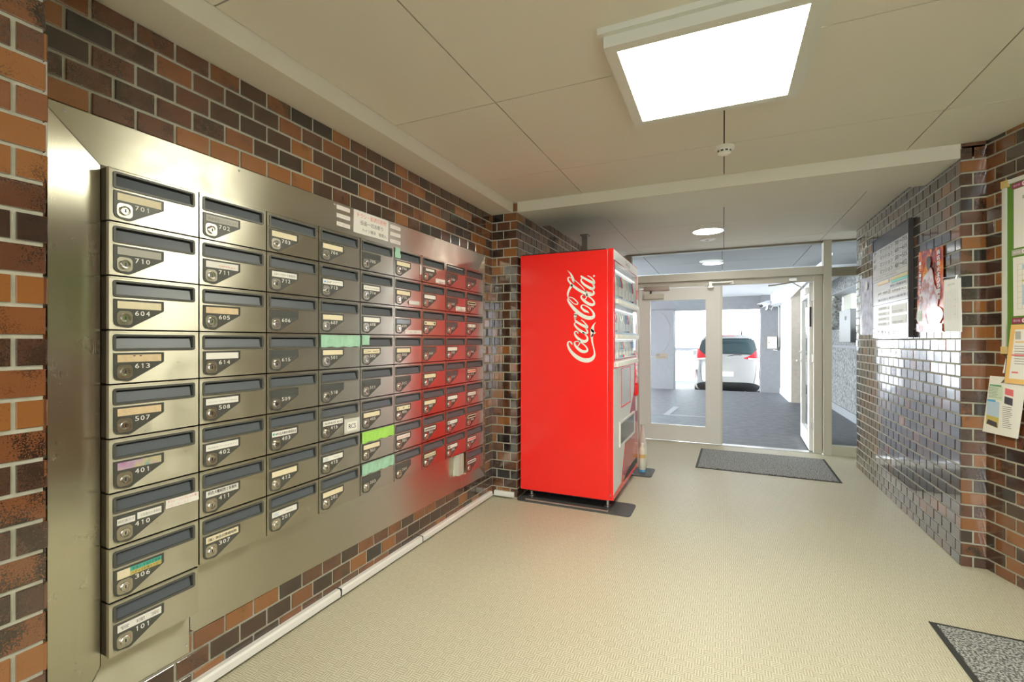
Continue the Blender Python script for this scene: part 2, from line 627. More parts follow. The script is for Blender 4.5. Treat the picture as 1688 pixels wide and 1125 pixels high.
def link(name, me, parent=None, loc=None):
    o = bpy.data.objects.new(name, me)
    COL.objects.link(o)
    if parent:
        o.parent = parent
    if loc is not None:
        o.location = loc
    return o


def part(name, mb, parent, smooth=False, label=None, kind=None):
    """mesh built in world coordinates, hung under its parent"""
    o = link(name, mb.mesh(name, wloc(parent), smooth), parent)
    if smooth:
        auto(o)
    if label:
        o['label'] = label
    if kind:
        o['kind'] = kind
    return o


def auto(o, ang=35):
    bm = bmesh.new(); bm.from_mesh(o.data)
    for e in bm.edges:
        if len(e.link_faces) != 2 or e.calc_face_angle(0) > math.radians(ang):
            e.smooth = False
    bm.to_mesh(o.data); bm.free()


def tag(o, label, cat, group=None):
    o['label'] = label
    o['category'] = cat
    if group:
        o['group'] = group
    return o


def thing(name, label, cat, loc, group=None):
    o = bpy.data.objects.new(name, None)
    o.empty_display_size = 0.05
    COL.objects.link(o)
    o.location = loc
    return tag(o, label, cat, group)


def solid(name, mb, label, cat, group=None, smooth=False):
    o = link(name, mb.mesh(name, None, smooth))
    if smooth:
        auto(o)
    return tag(o, label, cat, group)


def struct(name, mb, parent=None):
    o = link(name, mb.mesh(name, wloc(parent) if parent else None), parent)
    if not parent:
        o['kind'] = 'structure'
    return o


X_, Y_, Z_ = V((1, 0, 0)), V((0, 1, 0)), V((0, 0, 1))


def frame(o, u, w=None, n=None):
    u = V(u).normalized()
    w = V(w).normalized() if w is not None else Z_
    return (V(o), u, w, u.cross(w).normalized())


def rrect(x0, x1, y0, y1, r, k=4):
    pts = []
    for cx, cy, a0 in ((x1 - r, y0 + r, -90), (x1 - r, y1 - r, 0), (x0 + r, y1 - r, 90), (x0 + r, y0 + r, 180)):
        for i in range(k + 1):
            a = math.radians(a0 + 90 * i / k)
            pts.append((cx + r * math.cos(a), cy + r * math.sin(a)))
    return pts


TXT = {}


def text_mesh(body):
    if body in TXT:
        return TXT[body]
    c = bpy.data.curves.new('lettering', 'FONT')
    c.body = body
    c.resolution_u = 2
    o = bpy.data.objects.new('tmp', c)
    COL.objects.link(o)
    bpy.context.view_layer.update()
    me = bpy.data.meshes.new_from_object(o.evaluated_get(bpy.context.evaluated_depsgraph_get()))
    bpy.data.objects.remove(o)
    bpy.data.curves.remove(c)
    xs = [v.co.x for v in me.vertices]; ys = [v.co.y for v in me.vertices]
    res = ([tuple(v.co) for v in me.vertices], [tuple(p.vertices) for p in me.polygons], min(xs), max(xs), min(ys), max(ys))
    bpy.data.meshes.remove(me)
    TXT[body] = res
    return res


def text_into(mb, body, fr, x0, x1, y0, y1, d, m, bold=0.0):
    """lay lettering into the rectangle x0..x1, y0..y1 of the frame at height d"""
    vs, fs, a0, a1, b0, b1 = text_mesh(body)
    o, U, W, Nn = fr
    sx = (x1 - x0) / max(1e-6, a1 - a0)
    sy = (y1 - y0) / max(1e-6, b1 - b0)
    for k, off in enumerate(([0] if not bold else [-bold, bold])):
        P = [o + U * (x0 + (v[0] - a0) * sx + off) + W * (y0 + (v[1] - b0) * sy) + Nn * (d + 0.00005 * k) for v in vs]
        mb.poly(P, fs, m)


# ------------------------------------------------------------------ brickwork
BW, BPZ, BPU, JT = 0.108, 0.0702, 0.1175, 0.0095
_bc = {}
RV, FV = V((math.cos(YAW), math.sin(YAW), 0)), V((-math.sin(YAW), math.cos(YAW), 0))


def proj(p):
    q = V(p) - V((0, 0, EYE))
    d = q.dot(FV)
    if d < 0.05:
        return None
    return (844 + FOC * q.dot(RV) / d, 563 - FOC * q.z / d)


def brick_geo(w, hh, t=0.0055, c=0.0014):
    """tile seen from the front: flat face, small chamfer, sides (18 triangles)"""
    vs = [(0, 0, 0), (w, 0, 0), (w, hh, 0), (0, hh, 0),
          (0, 0, t - c), (w, 0, t - c), (w, hh, t - c), (0, hh, t - c),
          (c, c, t), (w - c, c, t), (w - c, hh - c, t), (c, hh - c, t)]
    fs = [(8, 9, 10, 11)]
    for i in range(4):
        j = (i + 1) % 4
        fs += [(4 + i, 4 + j, 8 + j, 8 + i), (i, j, 4 + j, 4 + i)]
    return vs, fs


def lay_bricks(parent, faces, weights, name='brick', limit=290, tilt=0.006):
    """faces: dicts with o, u (direction), len, z0, z1, phase, zph, holes, odd"""
    items = []
    for F in faces:
        o, u = V(F['o']), V(F['u']).normalized()
        n = u.cross(Z_)
        if F.get('flip'):
            n = -n
        k = 0
        while True:
            zb = F['zph'] + k * BPZ + JT / 2
            zt = zb + BPZ - JT
            k += 1
            if zb > F['z1']:
                break
            a, b = max(zb, F['z0'] + 0.001), min(zt, F['z1'] - 0.002)
            if b - a < 0.006:
                continue
            ph = F['phase'][k % 2]
            j = -1
            while True:
                s = ph + j * BPU + JT / 2
                e = s + BPU - JT
                j += 1
                if s > F['len']:
                    break
                s0, e0 = max(s, F.get('lo', 0.0)), min(e, F['len'] - F.get('hi', 0.0))
                if e0 - s0 < 0.012:
                    continue
                if any(hh[0] < s0 and e0 < hh[1] and hh[2] < a and b < hh[3] for hh in F.get('holes', ())):
                    continue
                c4 = [o + u * s0 + Z_ * a, o + u * e0 + Z_ * a, o + u * e0 + Z_ * b, o + u * s0 + Z_ * b]
                pr = [proj(c) for c in c4]
                area = 0
                facing = n.dot(V((0, 0, EYE)) - c4[0]) > 0
                if all(pr) and facing and any(-5 < p[0] < 1693 and -5 < p[1] < 1130 for p in pr):
                    area = abs(sum(pr[i][0] * pr[(i + 1) % 4][1] - pr[(i + 1) % 4][0] * pr[i][1] for i in range(4))) / 2
                pk = F['pick'](k - 1, (s + e) / 2) if 'pick' in F else None
                items.append((area, c4[0], u, n, e0 - s0, b - a, pk))
    items.sort(key=lambda t: -t[0])
    rest = MB()
    for i, (ar, p, u, n, w, hh, pk) in enumerate(items):
        m = random.choices(BR, weights)[0]
        if pk is not None:
            m = BR[pk]
        tw = random.uniform(-tilt, tilt); tv = random.uniform(-tilt, tilt)
        t = 0.0055 + random.uniform(-0.0006, 0.0008)
        # slightly out-of-true tile: rotate about the wall's two axes
        R = Matrix((u, Z_, u.cross(Z_))).transposed()
        if n.dot(u.cross(Z_)) < 0:
            R = Matrix((-u, Z_, n)).transposed()
            p = p + u * w
        R = R @ Matrix.Rotation(tw, 3, 'X') @ Matrix.Rotation(tv, 3, 'Y')
        if i < limit and ar > 25:
            key = (round(w, 3), round(hh, 3))
            if key not in _bc:
                vs, fs = brick_geo(w, hh)
                me = bpy.data.meshes.new('brick')
                me.from_pydata(vs, [], fs)
                me.materials.append(m)
                _bc[key] = me
            ob = link(name, _bc[key], parent)
            ob.matrix_local = Matrix.Translation(p - wloc(parent) + n * (t - 0.0055)) @ R.to_4x4()
            ob.material_slots[0].link = 'OBJECT'
            ob.material_slots[0].material = m
        else:
            vs, fs = brick_geo(w, hh)
            rest.poly([p + R @ V(v) for v in vs], fs, m)
    if rest.v:
        r = part('distant_bricks', rest, parent, kind='stuff')
    return len(items)


# ------------------------------------------------------------------ room shell
XL, XR, YR, YD = -1.70, 1.197, 3.387, 6.10
ZS, ZC = 2.25, 2.33
BACK = -2.6
ANG = V((0.297, -0.955, 0)).normalized()
C0 = V((1.304, 3.390, 0))
CEND = C0 + ANG * 6.3

mb = MB()
mb.poly([(XL - 0.1, BACK, 0), (3.2, BACK, 0), (3.2, YR, 0), (XR + 0.1, YD, 0), (XL - 0.1, YD, 0)], [(0, 1, 2, 3, 4)], M_FLOOR)
mb.box((XL - 0.1, BACK, -0.12), (3.2, YD, -0.004), M_FLOOR)
struct('floor', mb)

# left wall with the mailboxes
wl = struct('wall_left', MB().box((XL - 0.15, 0.40, 0), (XL, YR + 0.25, ZS), M_MORTAR))
PAN = (0.655, 3.25)
holes = [(0.66 - 0.40, 1.03 - 0.40, 0.17, 1.90), (1.03 - 0.40, 3.25 - 0.40, 0.215, 1.90)]
lay_bricks(wl, [dict(o=(XL, 0.40, 0), u=(0, 1, 0), len=YR - 0.40, z0=0, z1=ZS, zph=0.0095,
                     phase=(0.753 - 0.40 - 3 * BPU, 0.693 - 0.40 - 2 * BPU), holes=holes, hi=0.006)],
           (5, 5, 9, 11, 7, 3, 1))
# the nearer wall that steps forward at the left edge of the view
PICK = {7: (0, 0), 8: (1, 6), 9: (3, 3), 10: (0, 6), 11: (3, 3), 12: (2, 6), 13: (3, 3), 14: (1, 6), 15: (0, 0), 16: (1, 1), 17: (3, 3), 18: (2, 1),
        19: (0, 0), 20: (3, 2), 21: (4, 4), 22: (3, 2), 23: (0, 0), 24: (1, 0), 25: (1, 1), 26: (0, 0), 27: (2, 2), 28: (5, 6), 29: (3, 3), 6: (2, 2), 5: (0, 0)}
wp = struct('wall_near_left', MB().box((XL - 0.15, BACK, 0), (-1.43, 0.546, ZC), M_MORTAR))
lay_bricks(wp, [dict(o=(-1.43, BACK, 0), u=(0, 1, 0), len=0.549 - BACK, z0=0, z1=ZC, zph=-0.0135,
                     phase=(0.495 - BACK - 27 * BPU, 0.554 - BACK - 27 * BPU), hi=-0.004,
                     pick=lambda k, m_: (PICK[k][1] if m_ > 0.49 - BACK else PICK[k][0]) if k in PICK and m_ > 0.37 - BACK else None),
                dict(o=(-1.428, 0.546, 0), u=(-1, 0, 0), len=0.27, z0=0, z1=ZC, zph=-0.0135,
                     phase=(-0.059, 0), lo=-0.004, flip=False)],
           (9, 4, 5, 4, 2, 0, 5))
# return wall beside the vending machine and the stretch behind it
wr = struct('wall_return_left', MB().box((XL - 0.15, YR, 0), (-1.48, 6.16, ZS), M_MORTAR)
            .box((-1.515, YR, ZS - 0.01), (-1.478, YR + 0.5, ZC), M_MORTAR)
            .box((XL - 0.15, 3.885, ZS - 0.01), (-1.48, 6.16, ZC), M_MORTAR))
lay_bricks(wr, [dict(o=(XL, YR, 0), u=(1, 0, 0), len=0.224, z0=0, z1=ZS, zph=0.0095, phase=(-0.012, -0.0705), lo=0.006, hi=-0.0),
                dict(o=(-1.515, YR, 0), u=(1, 0, 0), len=0.039, z0=ZS, z1=ZC, zph=0.0095, phase=(0, 0)),
                dict(o=(-1.48, YR, 0), u=(0, 1, 0), len=2.66, z0=0, z1=ZS, zph=0.0095, phase=(-0.059, 0)),
                dict(o=(-1.48, 3.885, 0), u=(0, 1, 0), len=2.16, z0=ZS, z1=ZC, zph=0.0095, phase=(-0.03, -0.09))],
           (6, 5, 8, 9, 6, 4, 1))
# right wall running to the doors
wrr = struct('wall_right', MB().box((XR, YR + 0.03, 0), (XR + 0.30, 5.62, ZS), M_MORTAR).box((XR, 3.9, ZS - 0.01), (XR + 0.3, 5.62, ZC), M_MORTAR))
lay_bricks(wrr, [dict(o=(XR, 5.62, 0), u=(0, -1, 0), len=5.62 - YR + 0.004, z0=0, z1=ZS, zph=-0.012, phase=(-0.059, 0), hi=-0.002),
                 dict(o=(XR, 5.62, 0), u=(0, -1, 0), len=5.62 - 3.9, z0=ZS + 0.0, z1=ZC, zph=-0.012, phase=(-0.059, 0))],
           (1, 2, 6, 12, 11, 7, 0), tilt=0.009)
# the return and the splayed near wall at the right edge of the view
wn_ = struct('wall_near_right', MB())
me = MB()
Q = [V((XR - 0.0001, YR, 0)), V((C0.x, YR, 0)), CEND, CEND + V((0.5, 0, 0)), V((C0.x + 0.5, YR + 0.2, 0)), V((XR, YR + 0.2, 0))]
nq = len(Q)
me.poly(Q + [q + Z_ * ZC for q in Q], [tuple(range(nq))[::-1], tuple(range(nq, 2 * nq))] +
        [(i, (i + 1) % nq, nq + (i + 1) % nq, nq + i) for i in range(nq)], M_MORTAR)
wn_.data = me.mesh('wall_near_right')
lay_bricks(wn_, [dict(o=(XR - 0.004, YR, 0), u=(1, 0, 0), len=C0.x - XR + 0.004, z0=0, z1=ZC, zph=-0.012, phase=(-0.003, -0.065), lo=0.0, hi=0.004),
                 dict(o=C0, u=ANG, len=6.2, z0=0, z1=ZC, zph=-0.012, phase=(-0.001, -0.063), lo=0.004)],
           (7, 6, 9, 8, 4, 2, 4))

struct('wall_side_right', MB().box((1.82, 5.55, 0), (1.95, 6.16, ZC), M_PLASTER).box((XR + 0.3, 5.45, 0), (1.95, 5.55, ZC), M_PLASTER))
# wall behind the photographer, with an opening added to let daylight in
struct('wall_back', MB().box((XL - 0.2, BACK - 0.15, 0), (1.2, BACK, ZC), M_PLASTER).box((2.3, BACK - 0.15, 0), (3.6, BACK, ZC), M_PLASTER).box((1.2, BACK - 0.15, 2.1), (2.3, BACK, ZC), M_PLASTER))
struct('floor', MB().box((-6, BACK - 8, -0.12), (8, BACK, -0.01), M_LAMPFR))  # unseen ground outside the added daylight opening

# ceiling: dark backing, boards with open joints, dropped soffits
ce = struct('ceiling', MB().box((XL - 0.2, BACK, ZC + 0.012), (3.6, YD + 0.1, ZC + 0.15), M_CEILBACK))
G = 0.0030
xs = [-1.515, -0.951, 0.003, 0.953, 1.903, 2.9]
ys = [BACK, -1.79, -0.86, 0.07, 1.0, 1.932, 2.857, YR]
for i in range(len(xs) - 1):
    for j in range(len(ys) - 1):
        if i == 1 and j == 5 - 1:
            pass
        part('ceiling_panel', MB().box((xs[i] + G, ys[j] + G, ZC), (xs[i + 1] - G, ys[j + 1] - G, ZC + 0.012), M_CEIL), ce)
xs2 = [-1.48, -0.951, 0.003, 0.953, 1.82]
ys2 = [3.885, 4.72, 5.65, YD]
for i in range(len(xs2) - 1):
    for j in range(len(ys2) - 1):
        part('ceiling_panel', MB().box((xs2[i] + G, ys2[j] + G, ZC), (xs2[i + 1] - G, ys2[j + 1] - G, ZC + 0.012), M_CEIL), ce)
struct('trim_1', MB().box((XL, 0.40, ZS), (-1.515, YR, ZC + 0.01), M_SOFFIT))
struct('trim_2', MB().box((-1.475, YR, ZS), (XR + 0.1, 3.885, ZC + 0.01), M_SOFFIT))

# ------------------------------------------------------------------ ceiling fittings
t = thing('ceiling_lamp', 'large square white panel lamp glowing on the ceiling above the floor', 'lamp', (-0.05, 1.97, ZC))
cx0, cx1, cy0, cy1 = -0.345, 0.243, 1.68, 2.262
fr = frame((0, 0, 0), X_, Y_)
o_ = [(-0.403, 1.62), (0.303, 1.62), (0.303, 2.325), (-0.403, 2.325)]
mid = [(-0.385, 1.64), (0.283, 1.64), (0.283, 2.30), (-0.385, 2.30)]
inn = [(cx0, cy0), (cx1, cy0), (cx1, cy1), (cx0, cy1)]
m_ = MB()
fdn = (V((0, 0, 0)), X_, Y_, Z_)
m_.ring(o_, mid, fdn, ZC, ZC - 0.022, M_LAMPFR, din=ZC - 0.022)
m_.ring(mid, inn, fdn, ZC - 0.022, ZC - 0.062, M_LAMPFR, din=ZC - 0.055)
part('lamp_frame', m_, t)
part('diffuser', MB().box((cx0 - 0.002, cy0 - 0.002, ZC - 0.058), (cx1 + 0.002, cy1 + 0.002, ZC - 0.05), M_LAMP), t)

# added fill lamp behind the camera, out of view, brightens the room
t = thing('ceiling_lamp', 'added square fill lamp on the ceiling, unseen behind the viewpoint', 'lamp', (0.3, -1.2, ZC))
m_ = MB()
sh = [(p[0] + 0.35, p[1] - 3.2) for p in o_]; sm = [(p[0] + 0.35, p[1] - 3.2) for p in mid]; si = [(p[0] + 0.35, p[1] - 3.2) for p in inn]
m_.ring(sh, sm, fdn, ZC, ZC - 0.022, M_LAMPFR, din=ZC - 0.022)
m_.ring(sm, si, fdn, ZC - 0.022, ZC - 0.062, M_LAMPFR, din=ZC - 0.055)
part('lamp_frame', m_, t)
part('diffuser', MB().box((si[0][0] - 0.002, si[0][1] - 0.002, ZC - 0.058), (si[2][0] + 0.002, si[2][1] + 0.002, ZC - 0.05), M_LAMP), t)

t = thing('smoke_detector', 'small round white smoke detector on the ceiling past the square lamp', 'smoke detector', (0.004, 2.90, ZC))
part('base', MB().lathe([(0.052, 0), (0.052, -0.012), (0.044, -0.016)], (0.004, 2.90, ZC), 'Z', M_DETECT, 32), t, smooth=True)
part('head', MB().lathe([(0.038, -0.016), (0.036, -0.036), (0.022, -0.044), (0.004, -0.045)], (0.004, 2.90, ZC), 'Z', M_DETECT, 32), t, smooth=True)
m_ = MB()
for k in range(10):
    a = 2 * PI * k / 10
    c = V((0.004 + 0.0365 * math.cos(a), 2.90 + 0.0365 * math.sin(a), ZC - 0.028))
    e = V((-math.sin(a), math.cos(a), 0)) * 0.007
    r_ = V((math.cos(a), math.sin(a), 0)) * 0.0012
    m_.poly([c - e + r_ - Z_ * 0.004, c + e + r_ - Z_ * 0.004, c + e + r_ + Z_ * 0.004, c - e + r_ + Z_ * 0.004], [(0, 1, 2, 3)], M_BLACK)
part('vent_slot', m_, t)

dc = V((-0.14, 5.035, ZC))
t = thing('downlight', 'round recessed ceiling light, lit, before the glass doors', 'lamp', dc)
part('trim_ring', MB().lathe([(0.138, -0.001), (0.157, -0.001), (0.157, -0.006), (0.138, -0.009)], dc, 'Z', M_LAMPFR, 48, caps=False), t, smooth=True)
part('diffuser', MB().lathe([(0.139, -0.002), (0.139, -0.0065)], dc, 'Z', M_DOWN, 48), t)
sc_ = V((-0.155, 5.45, ZC))
t = thing('ceiling_sensor', 'small white round sensor disc on the ceiling behind the lit downlight', 'sensor', sc_)
part('cover', MB().lathe([(0.075, 0), (0.075, -0.006), (0.06, -0.010), (0.02, -0.011)], sc_, 'Z', M_DETECT, 32), t, smooth=True)
part('lens', MB().lathe([(0.022, -0.010), (0.018, -0.020), (0.004, -0.022)], sc_, 'Z', M_SILVER, 20), t, smooth=True)

# ------------------------------------------------------------------ stainless surround on the left wall
XP = -1.690
FL = frame((0, 0, 0), Y_, Z_)    # u = Y, w = Z, normal = +X
sp = thing('steel_surround', 'brushed stainless panel framing the mailboxes on the left brick wall', 'wall panel', (XP, 1.9, 0.2))
g = 0.001


def panel(name, pts, m, extra=None):
    mbp = MB().prism(pts, FL, XL + 0.0072, XP, m)
    return part(name, mbp, sp)


panel('top_panel', [(0.655 + g, 1.887 - 0.003), (0.774, 1.765), (3.118, 1.765), (3.248, 1.905), (0.655 + g, 1.905)], M_STEEL_H)
panel('left_panel', [(0.655, 0.06), (0.774, 0.272), (0.774, 1.762), (0.655, 1.883)], M_STEEL_V)
panel('right_panel', [(3.121, 0.32), (3.248, 0.197), (3.248, 1.902), (3.121, 1.764)], M_STEEL_V)
panel('lower_left_panel', [(0.659, 0.062), (0.74, 0.16), (1.030, 0.16), (1.030, 0.31), (0.776, 0.31), (0.776, 0.272)], M_STEEL_H)
panel('bottom_panel', [(1.033, 0.237), (1.05, 0.222), (2.87, 0.205), (2.87, 0.49), (1.033, 0.49)], M_STEEL_H)
panel('lower_right_panel', [(2.873, 0.20), (3.246, 0.195), (3.12, 0.32), (3.10, 0.49), (2.873, 0.49)], M_STEEL_H)
panel('edge_strip', [(0.643, 1.69), (0.6545, 1.69), (0.6545, 2.05), (0.643, 2.05)], M_DUCT)
# dark core panel behind the mailboxes
panel('core_panel', [(0.776, 0.31), (1.03, 0.31), (1.03, 0.49), (3.10, 0.49), (3.118, 1.763), (0.776, 1.763)], M_BOXDARK)
for (a, b) in [(0.691, 1.888), (1.215, 1.892), (1.70, 1.892), (2.55, 1.895), (3.16, 1.895), (1.04, 0.245), (1.02, 0.19), (0.80, 0.17), (3.20, 0.235), (2.95, 0.235), (3.02, 0.33)]:
    part('screw', MB().lathe([(0.0045, 0), (0.0045, 0.0012), (0.002, 0.0022), (0.0008, 0.0010)], (XP, a, b), 'X', M_ZINC, 12), sp)

# ------------------------------------------------------------------ mailboxes
XM = -1.645                # face of the doors
BWD, BHT = 0.2623, 0.1613
Y0, ZT = 0.773, 1.757
NAMES = [
    ['701', '702', '703', '704', '705', '706', '707', '708', '709'],
    ['710', '711', '712', '713', '714', '715', '601', '602', '603'],
    ['604', '605', '606', '607', '608', '609', '610', '611', '612'],
    ['613', '614', '615', '501', '502', '503', '504', '505', '506'],
    ['507', '508', '509', '510', '511', '512', '513', '514', '515'],
    ['401', '402', '403', '415', '405', '406', '407', '408', '409'],
    ['410', '411', '412', '413', '301', '302', '303', '304', '305'],
    ['306', '307', '201', '202', '203', '204', '205', '206', '207'],
    ['101', None, None, None, None, None, None, None, ''],
]
# name card: (material, writing, ink, look)
cr_, tn_, wh_ = M_CREAM, M_TAN, M_PAPER
CARDS = {
    '701': (cr_, None, None, 'a blank cream name card'), '710': (M_GREYCARD, None, None, 'an empty frosted name window'),
    '604': (cr_, None, None, 'a blank cream name card'), '613': (tn_, '··', M_INK, 'a tan name card with two dots'),
    '507': (tn_, None, None, 'a blank tan name card'), '401': (M_HOLO, None, None, 'a rainbow foil name card'),
    '410': (wh_, None, None, 'two white name strips'), '306': (cr_, None, None, 'a teal and yellow name label'),
    '101': (wh_, '管  理  室', M_GREYINK, 'a white card reading 管理室'),
    '702': (M_GREYCARD, '株式会社リバブィット', M_GREYINK, 'an embossed grey name strip'),
    '711': (wh_, 'CAPNAE gum', M_REDINK, 'a white card printed in red'), '605': (tn_, None, None, 'a faded tan card'),
    '614': (wh_, None, None, 'a curled white card'), '508': (wh_, 'メディックス・エンタープライズ 株式会社', M_GREYINK, 'a white card with small grey print'),
    '402': (wh_, '株式会社 アールエスアイ', M_GREYINK, 'a white card with faint grey print'),
    '411': (wh_, '府倉大幡税理士事務所', M_INK, 'a white card with black print'),
    '307': (cr_, '（株）神奈川警備保障', M_INK, 'a cream card with black print'),
    '703': (cr_, None, None, 'a blank cream name card'), '712': (wh_, 'ユタケイサポート有限会社', M_INK, 'a white card with a printed company name'),
    '403': (wh_, 'NPO法人神奈川県電気会', M_INK, 'a white card with teal mark'),
    '412': (cr_, None, None, 'a blank cream name card'), '201': (wh_, 'OSC', M_BLUEINK, 'a white card lettered OSC in blue'),
    '704': (cr_, None, None, 'a blank cream name card'), '713': (wh_, 'SHiP', M_INK, 'a white card with a blue mark'),
    '607': (cr_, None, None, 'a blank cream name card'), '501': (cr_, None, None, 'a cream card under green tape'),
    '415': (wh_, '合同会社 RCS', M_INK, 'a white card and an RCS sticker'), '413': (wh_, 'OSC', M_BLUEINK, 'a white card with a pale blue mark'),
    '202': (cr_, None, None, 'a blank cream name card'), '714': (wh_, '有限会社事務所', M_GREYINK, 'a white card with tiny print'),
    '608': (wh_, None, None, 'a dull white card'), '502': (cr_, '><', M_GREYINK, 'a cream card, green tape at the slot corner'),
    '405': (cr_, None, None, 'a blank cream name card'), '301': (cr_, None, None, 'a cream card under lime tape'),
    '706': (cr_, None, None, 'a cream card and a white strip at the right edge'), '715': (cr_, None, None, 'a cream card and a rubbed oval sticker'),
    '503': (cr_, None, None, 'a blank cream name card'), '406': (cr_, '・・・', M_GREYINK, 'a cream card with faint print'),
    '302': (wh_, '株式会社神奈', M_REDINK, 'a white card printed in red'), '707': (wh_, None, None, 'a small white card and a red edged sticker'),
    '601': (wh_, None, None, 'a white card'), '610': (cr_, '・ ・', M_INK, 'a cream card with two black marks'),
    '513': (cr_, None, None, 'a cream card'), '407': (cr_, None, None, 'a blank cream card'), '303': (wh_, '────', M_GREYINK, 'a white card with grey print'),
    '205': (cr_, '有限会社商事', M_INK, 'a cream card with black print'), '505': (wh_, None, None, 'a bright white card'),
    '408': (wh_, None, None, 'a blank white card'), '304': (wh_, '■ ───', M_GREYINK, 'a white card with faint print'),
    '206': (wh_, '■ ──', M_GREYINK, 'a white card with faint print'), '603': (cr_, '────', M_INK, 'a cream card with dark print'),
    '612': (wh_, '・・・', M_GREYINK, 'a white card'), '515': (cr_, '────', M_REDINK, 'a cream card with reddish print'),
    '409': (wh_, 'ﾊﾊﾊﾊﾊﾊ', M_INK, 'a white card with black print'), '305': (cr_, '────', M_INK, 'a cream card with brown print'),
    '207': (wh_, '────', M_REDINK, 'a white card with pink print'), '': (wh_, '────', M_GREYINK, 'a white card and no number'),
}
FB = frame((0, 0, 0), Y_, Z_)     # local: u right, w up, n out; root at lower left of the door face
W_, H_ = BWD - 0.0048, BHT - 0.0048


def T(t):          # distance from top -> local height
    return H_ - t + 0.0


OUT = rrect(0.010, 0.246, T(0.060), T(0.010), 0.007)
INN = rrect(0.017, 0.239, T(0.053), T(0.016), 0.002)
PM = {}
m_ = MB(); m_.box((-0.0438, 0.001, 0.001), (-0.0145, W_ - 0.001, H_ - 0.001), M_BOXDARK)
# flanges with a light steel edge round the carcass front
PM['carcass'] = m_.mesh('carcass')
m_ = MB()
hx0, hx1, hz0, hz1 = 0.012, 0.244, T(0.058), T(0.012)
tdoor = 0.014
for (a, b, c, d) in ((0, hx0, 0, H_), (hx1, W_, 0, H_), (hx0, hx1, 0, hz0), (hx0, hx1, hz1, H_)):
    m_.face([(0, a, c), (0, b, c), (0, b, d), (0, a, d)], M_DOORSTEEL)
for (p, q) in (((0, 0), (W_, 0)), ((W_, 0), (W_, H_)), ((W_, H_), (0, H_)), ((0, H_), (0, 0))):
    m_.face([(0, p[0], p[1]), (0, q[0], q[1]), (-tdoor, q[0], q[1]), (-tdoor, p[0], p[1])], M_DOORSTEEL)
# folded top lip
m_.box((0.0, 0.002, H_ - 0.004), (0.0022, W_ - 0.002, H_ - 0.0012), M_DOORSTEEL)
PM['door'] = m_.mesh('door')
m_ = MB().ring(OUT, INN, FB, -0.001, 0.0026, M_SLOT, din=-0.0135)
PM['slot_frame'] = m_.mesh('slot_frame')
m_ = MB()
# mail slot: dark throat with a grey flap leaving a gap at the top and the right
m_.face([(-0.0133, 0.017, T(0.053)), (-0.0133, 0.239, T(0.053)), (-0.0133, 0.239, T(0.016)), (-0.0133, 0.017, T(0.016))], M_DEEP)
PM['slot_throat'] = m_.mesh('slot_throat')
m_ = MB()
m_.poly([(-0.0120, 0.0175, T(0.0525)), (-0.0120, 0.2335, T(0.0525)), (-0.0120, 0.2335, T(0.0215)), (-0.0120, 0.0175, T(0.0215)),
         (-0.0010, 0.0175, T(0.0525)), (-0.0010, 0.2335, T(0.0525)), (-0.0085, 0.2335, T(0.0220)), (-0.0085, 0.0175, T(0.0220))],
        [(4, 5, 6, 7), (0, 1, 5, 4), (1, 2, 6, 5), (2, 3, 7, 6), (3, 0, 4, 7)], M_FLAP)
PM['slot_flap'] = m_.mesh('slot_flap')
# name plate outline with rounded lower left and slanting right edge
pl = [(0.020, T(0.146)), (0.048, T(0.1515)), (0.056, T(0.150)), (0.1465, T(0.0975)), (0.1475, T(0.094)), (0.1475, T(0.066)), (0.0115, T(0.066)), (0.0115, T(0.132)), (0.0135, T(0.140))]
m_ = MB().prism(pl, FB, 0.0, 0.0024, M_PLATE)
# raised rim
inn_ = [((p[0] - 0.06) * 0.965 + 0.06 + 0.0, (p[1] - T(0.105)) * 0.955 + T(0.105)) for p in pl]
m_.ring(pl, inn_, FB, 0.0024, 0.0032, M_PLATE)
PM['name_plate'] = m_.mesh('name_plate')
PM['window'] = MB().prism([(0.019, T(0.0945)), (0.140, T(0.0945)), (0.140, T(0.0715)), (0.019, T(0.0715))], FB, 0.0025, 0.0029, M_WIN).mesh('card_window')
PM['lock_plate'] = MB().prism(rrect(0.018, 0.059, T(0.1435), T(0.1015), 0.012), FB, 0.002, 0.0042, M_LOCKPL).mesh('lock_plate')
ly, lz = 0.0385, T(0.1225)
m_ = MB().lathe([(0.0135, 0.0), (0.0135, 0.006), (0.0118, 0.0075), (0.0085, 0.0072), (0.008, 0.006)], (0.003, ly, lz), 'X', M_LOCK, 20)
PM['lock'] = m_.mesh('lock', smooth=False)
m_ = MB().box((0.0088, ly - 0.0013, lz - 0.0055), (0.0096, ly + 0.0013, lz + 0.0045), M_BLACK)
PM['keyhole'] = m_.mesh('keyhole')
CARDM = {}


def card_mesh(m, x0=0.020, x1=0.1395, t0=0.072, t1=0.094, d=0.0031):
    key = (m.name, x0, x1, t0, t1, d)
    if key not in CARDM:
        CARDM[key] = MB().prism([(x0, T(t1)), (x1, T(t1)), (x1, T(t0)), (x0, T(t0))], FB, 0.0026, d, m).mesh('name_card')
    return CARDM[key]


def digit(tm, ch, uc):
    w = 0.0105
    if ch == '1':
        # slim stroke with a short flag
        tm.prism([(uc - 0.0002, T(0.114)), (uc + 0.0020, T(0.114)), (uc + 0.0020, T(0.0995)), (uc + 0.0002, T(0.0995)), (uc - 0.0028, T(0.1020)), (uc - 0.0028, T(0.1038)), (uc - 0.0002, T(0.1024))], FB, 0.0030, 0.0034, M_WHITE)
    else:
        text_into(tm, ch, FB, uc - w / 2, uc + w / 2, T(0.114), T(0.0995), 0.0033, M_WHITE, bold=0.0003)


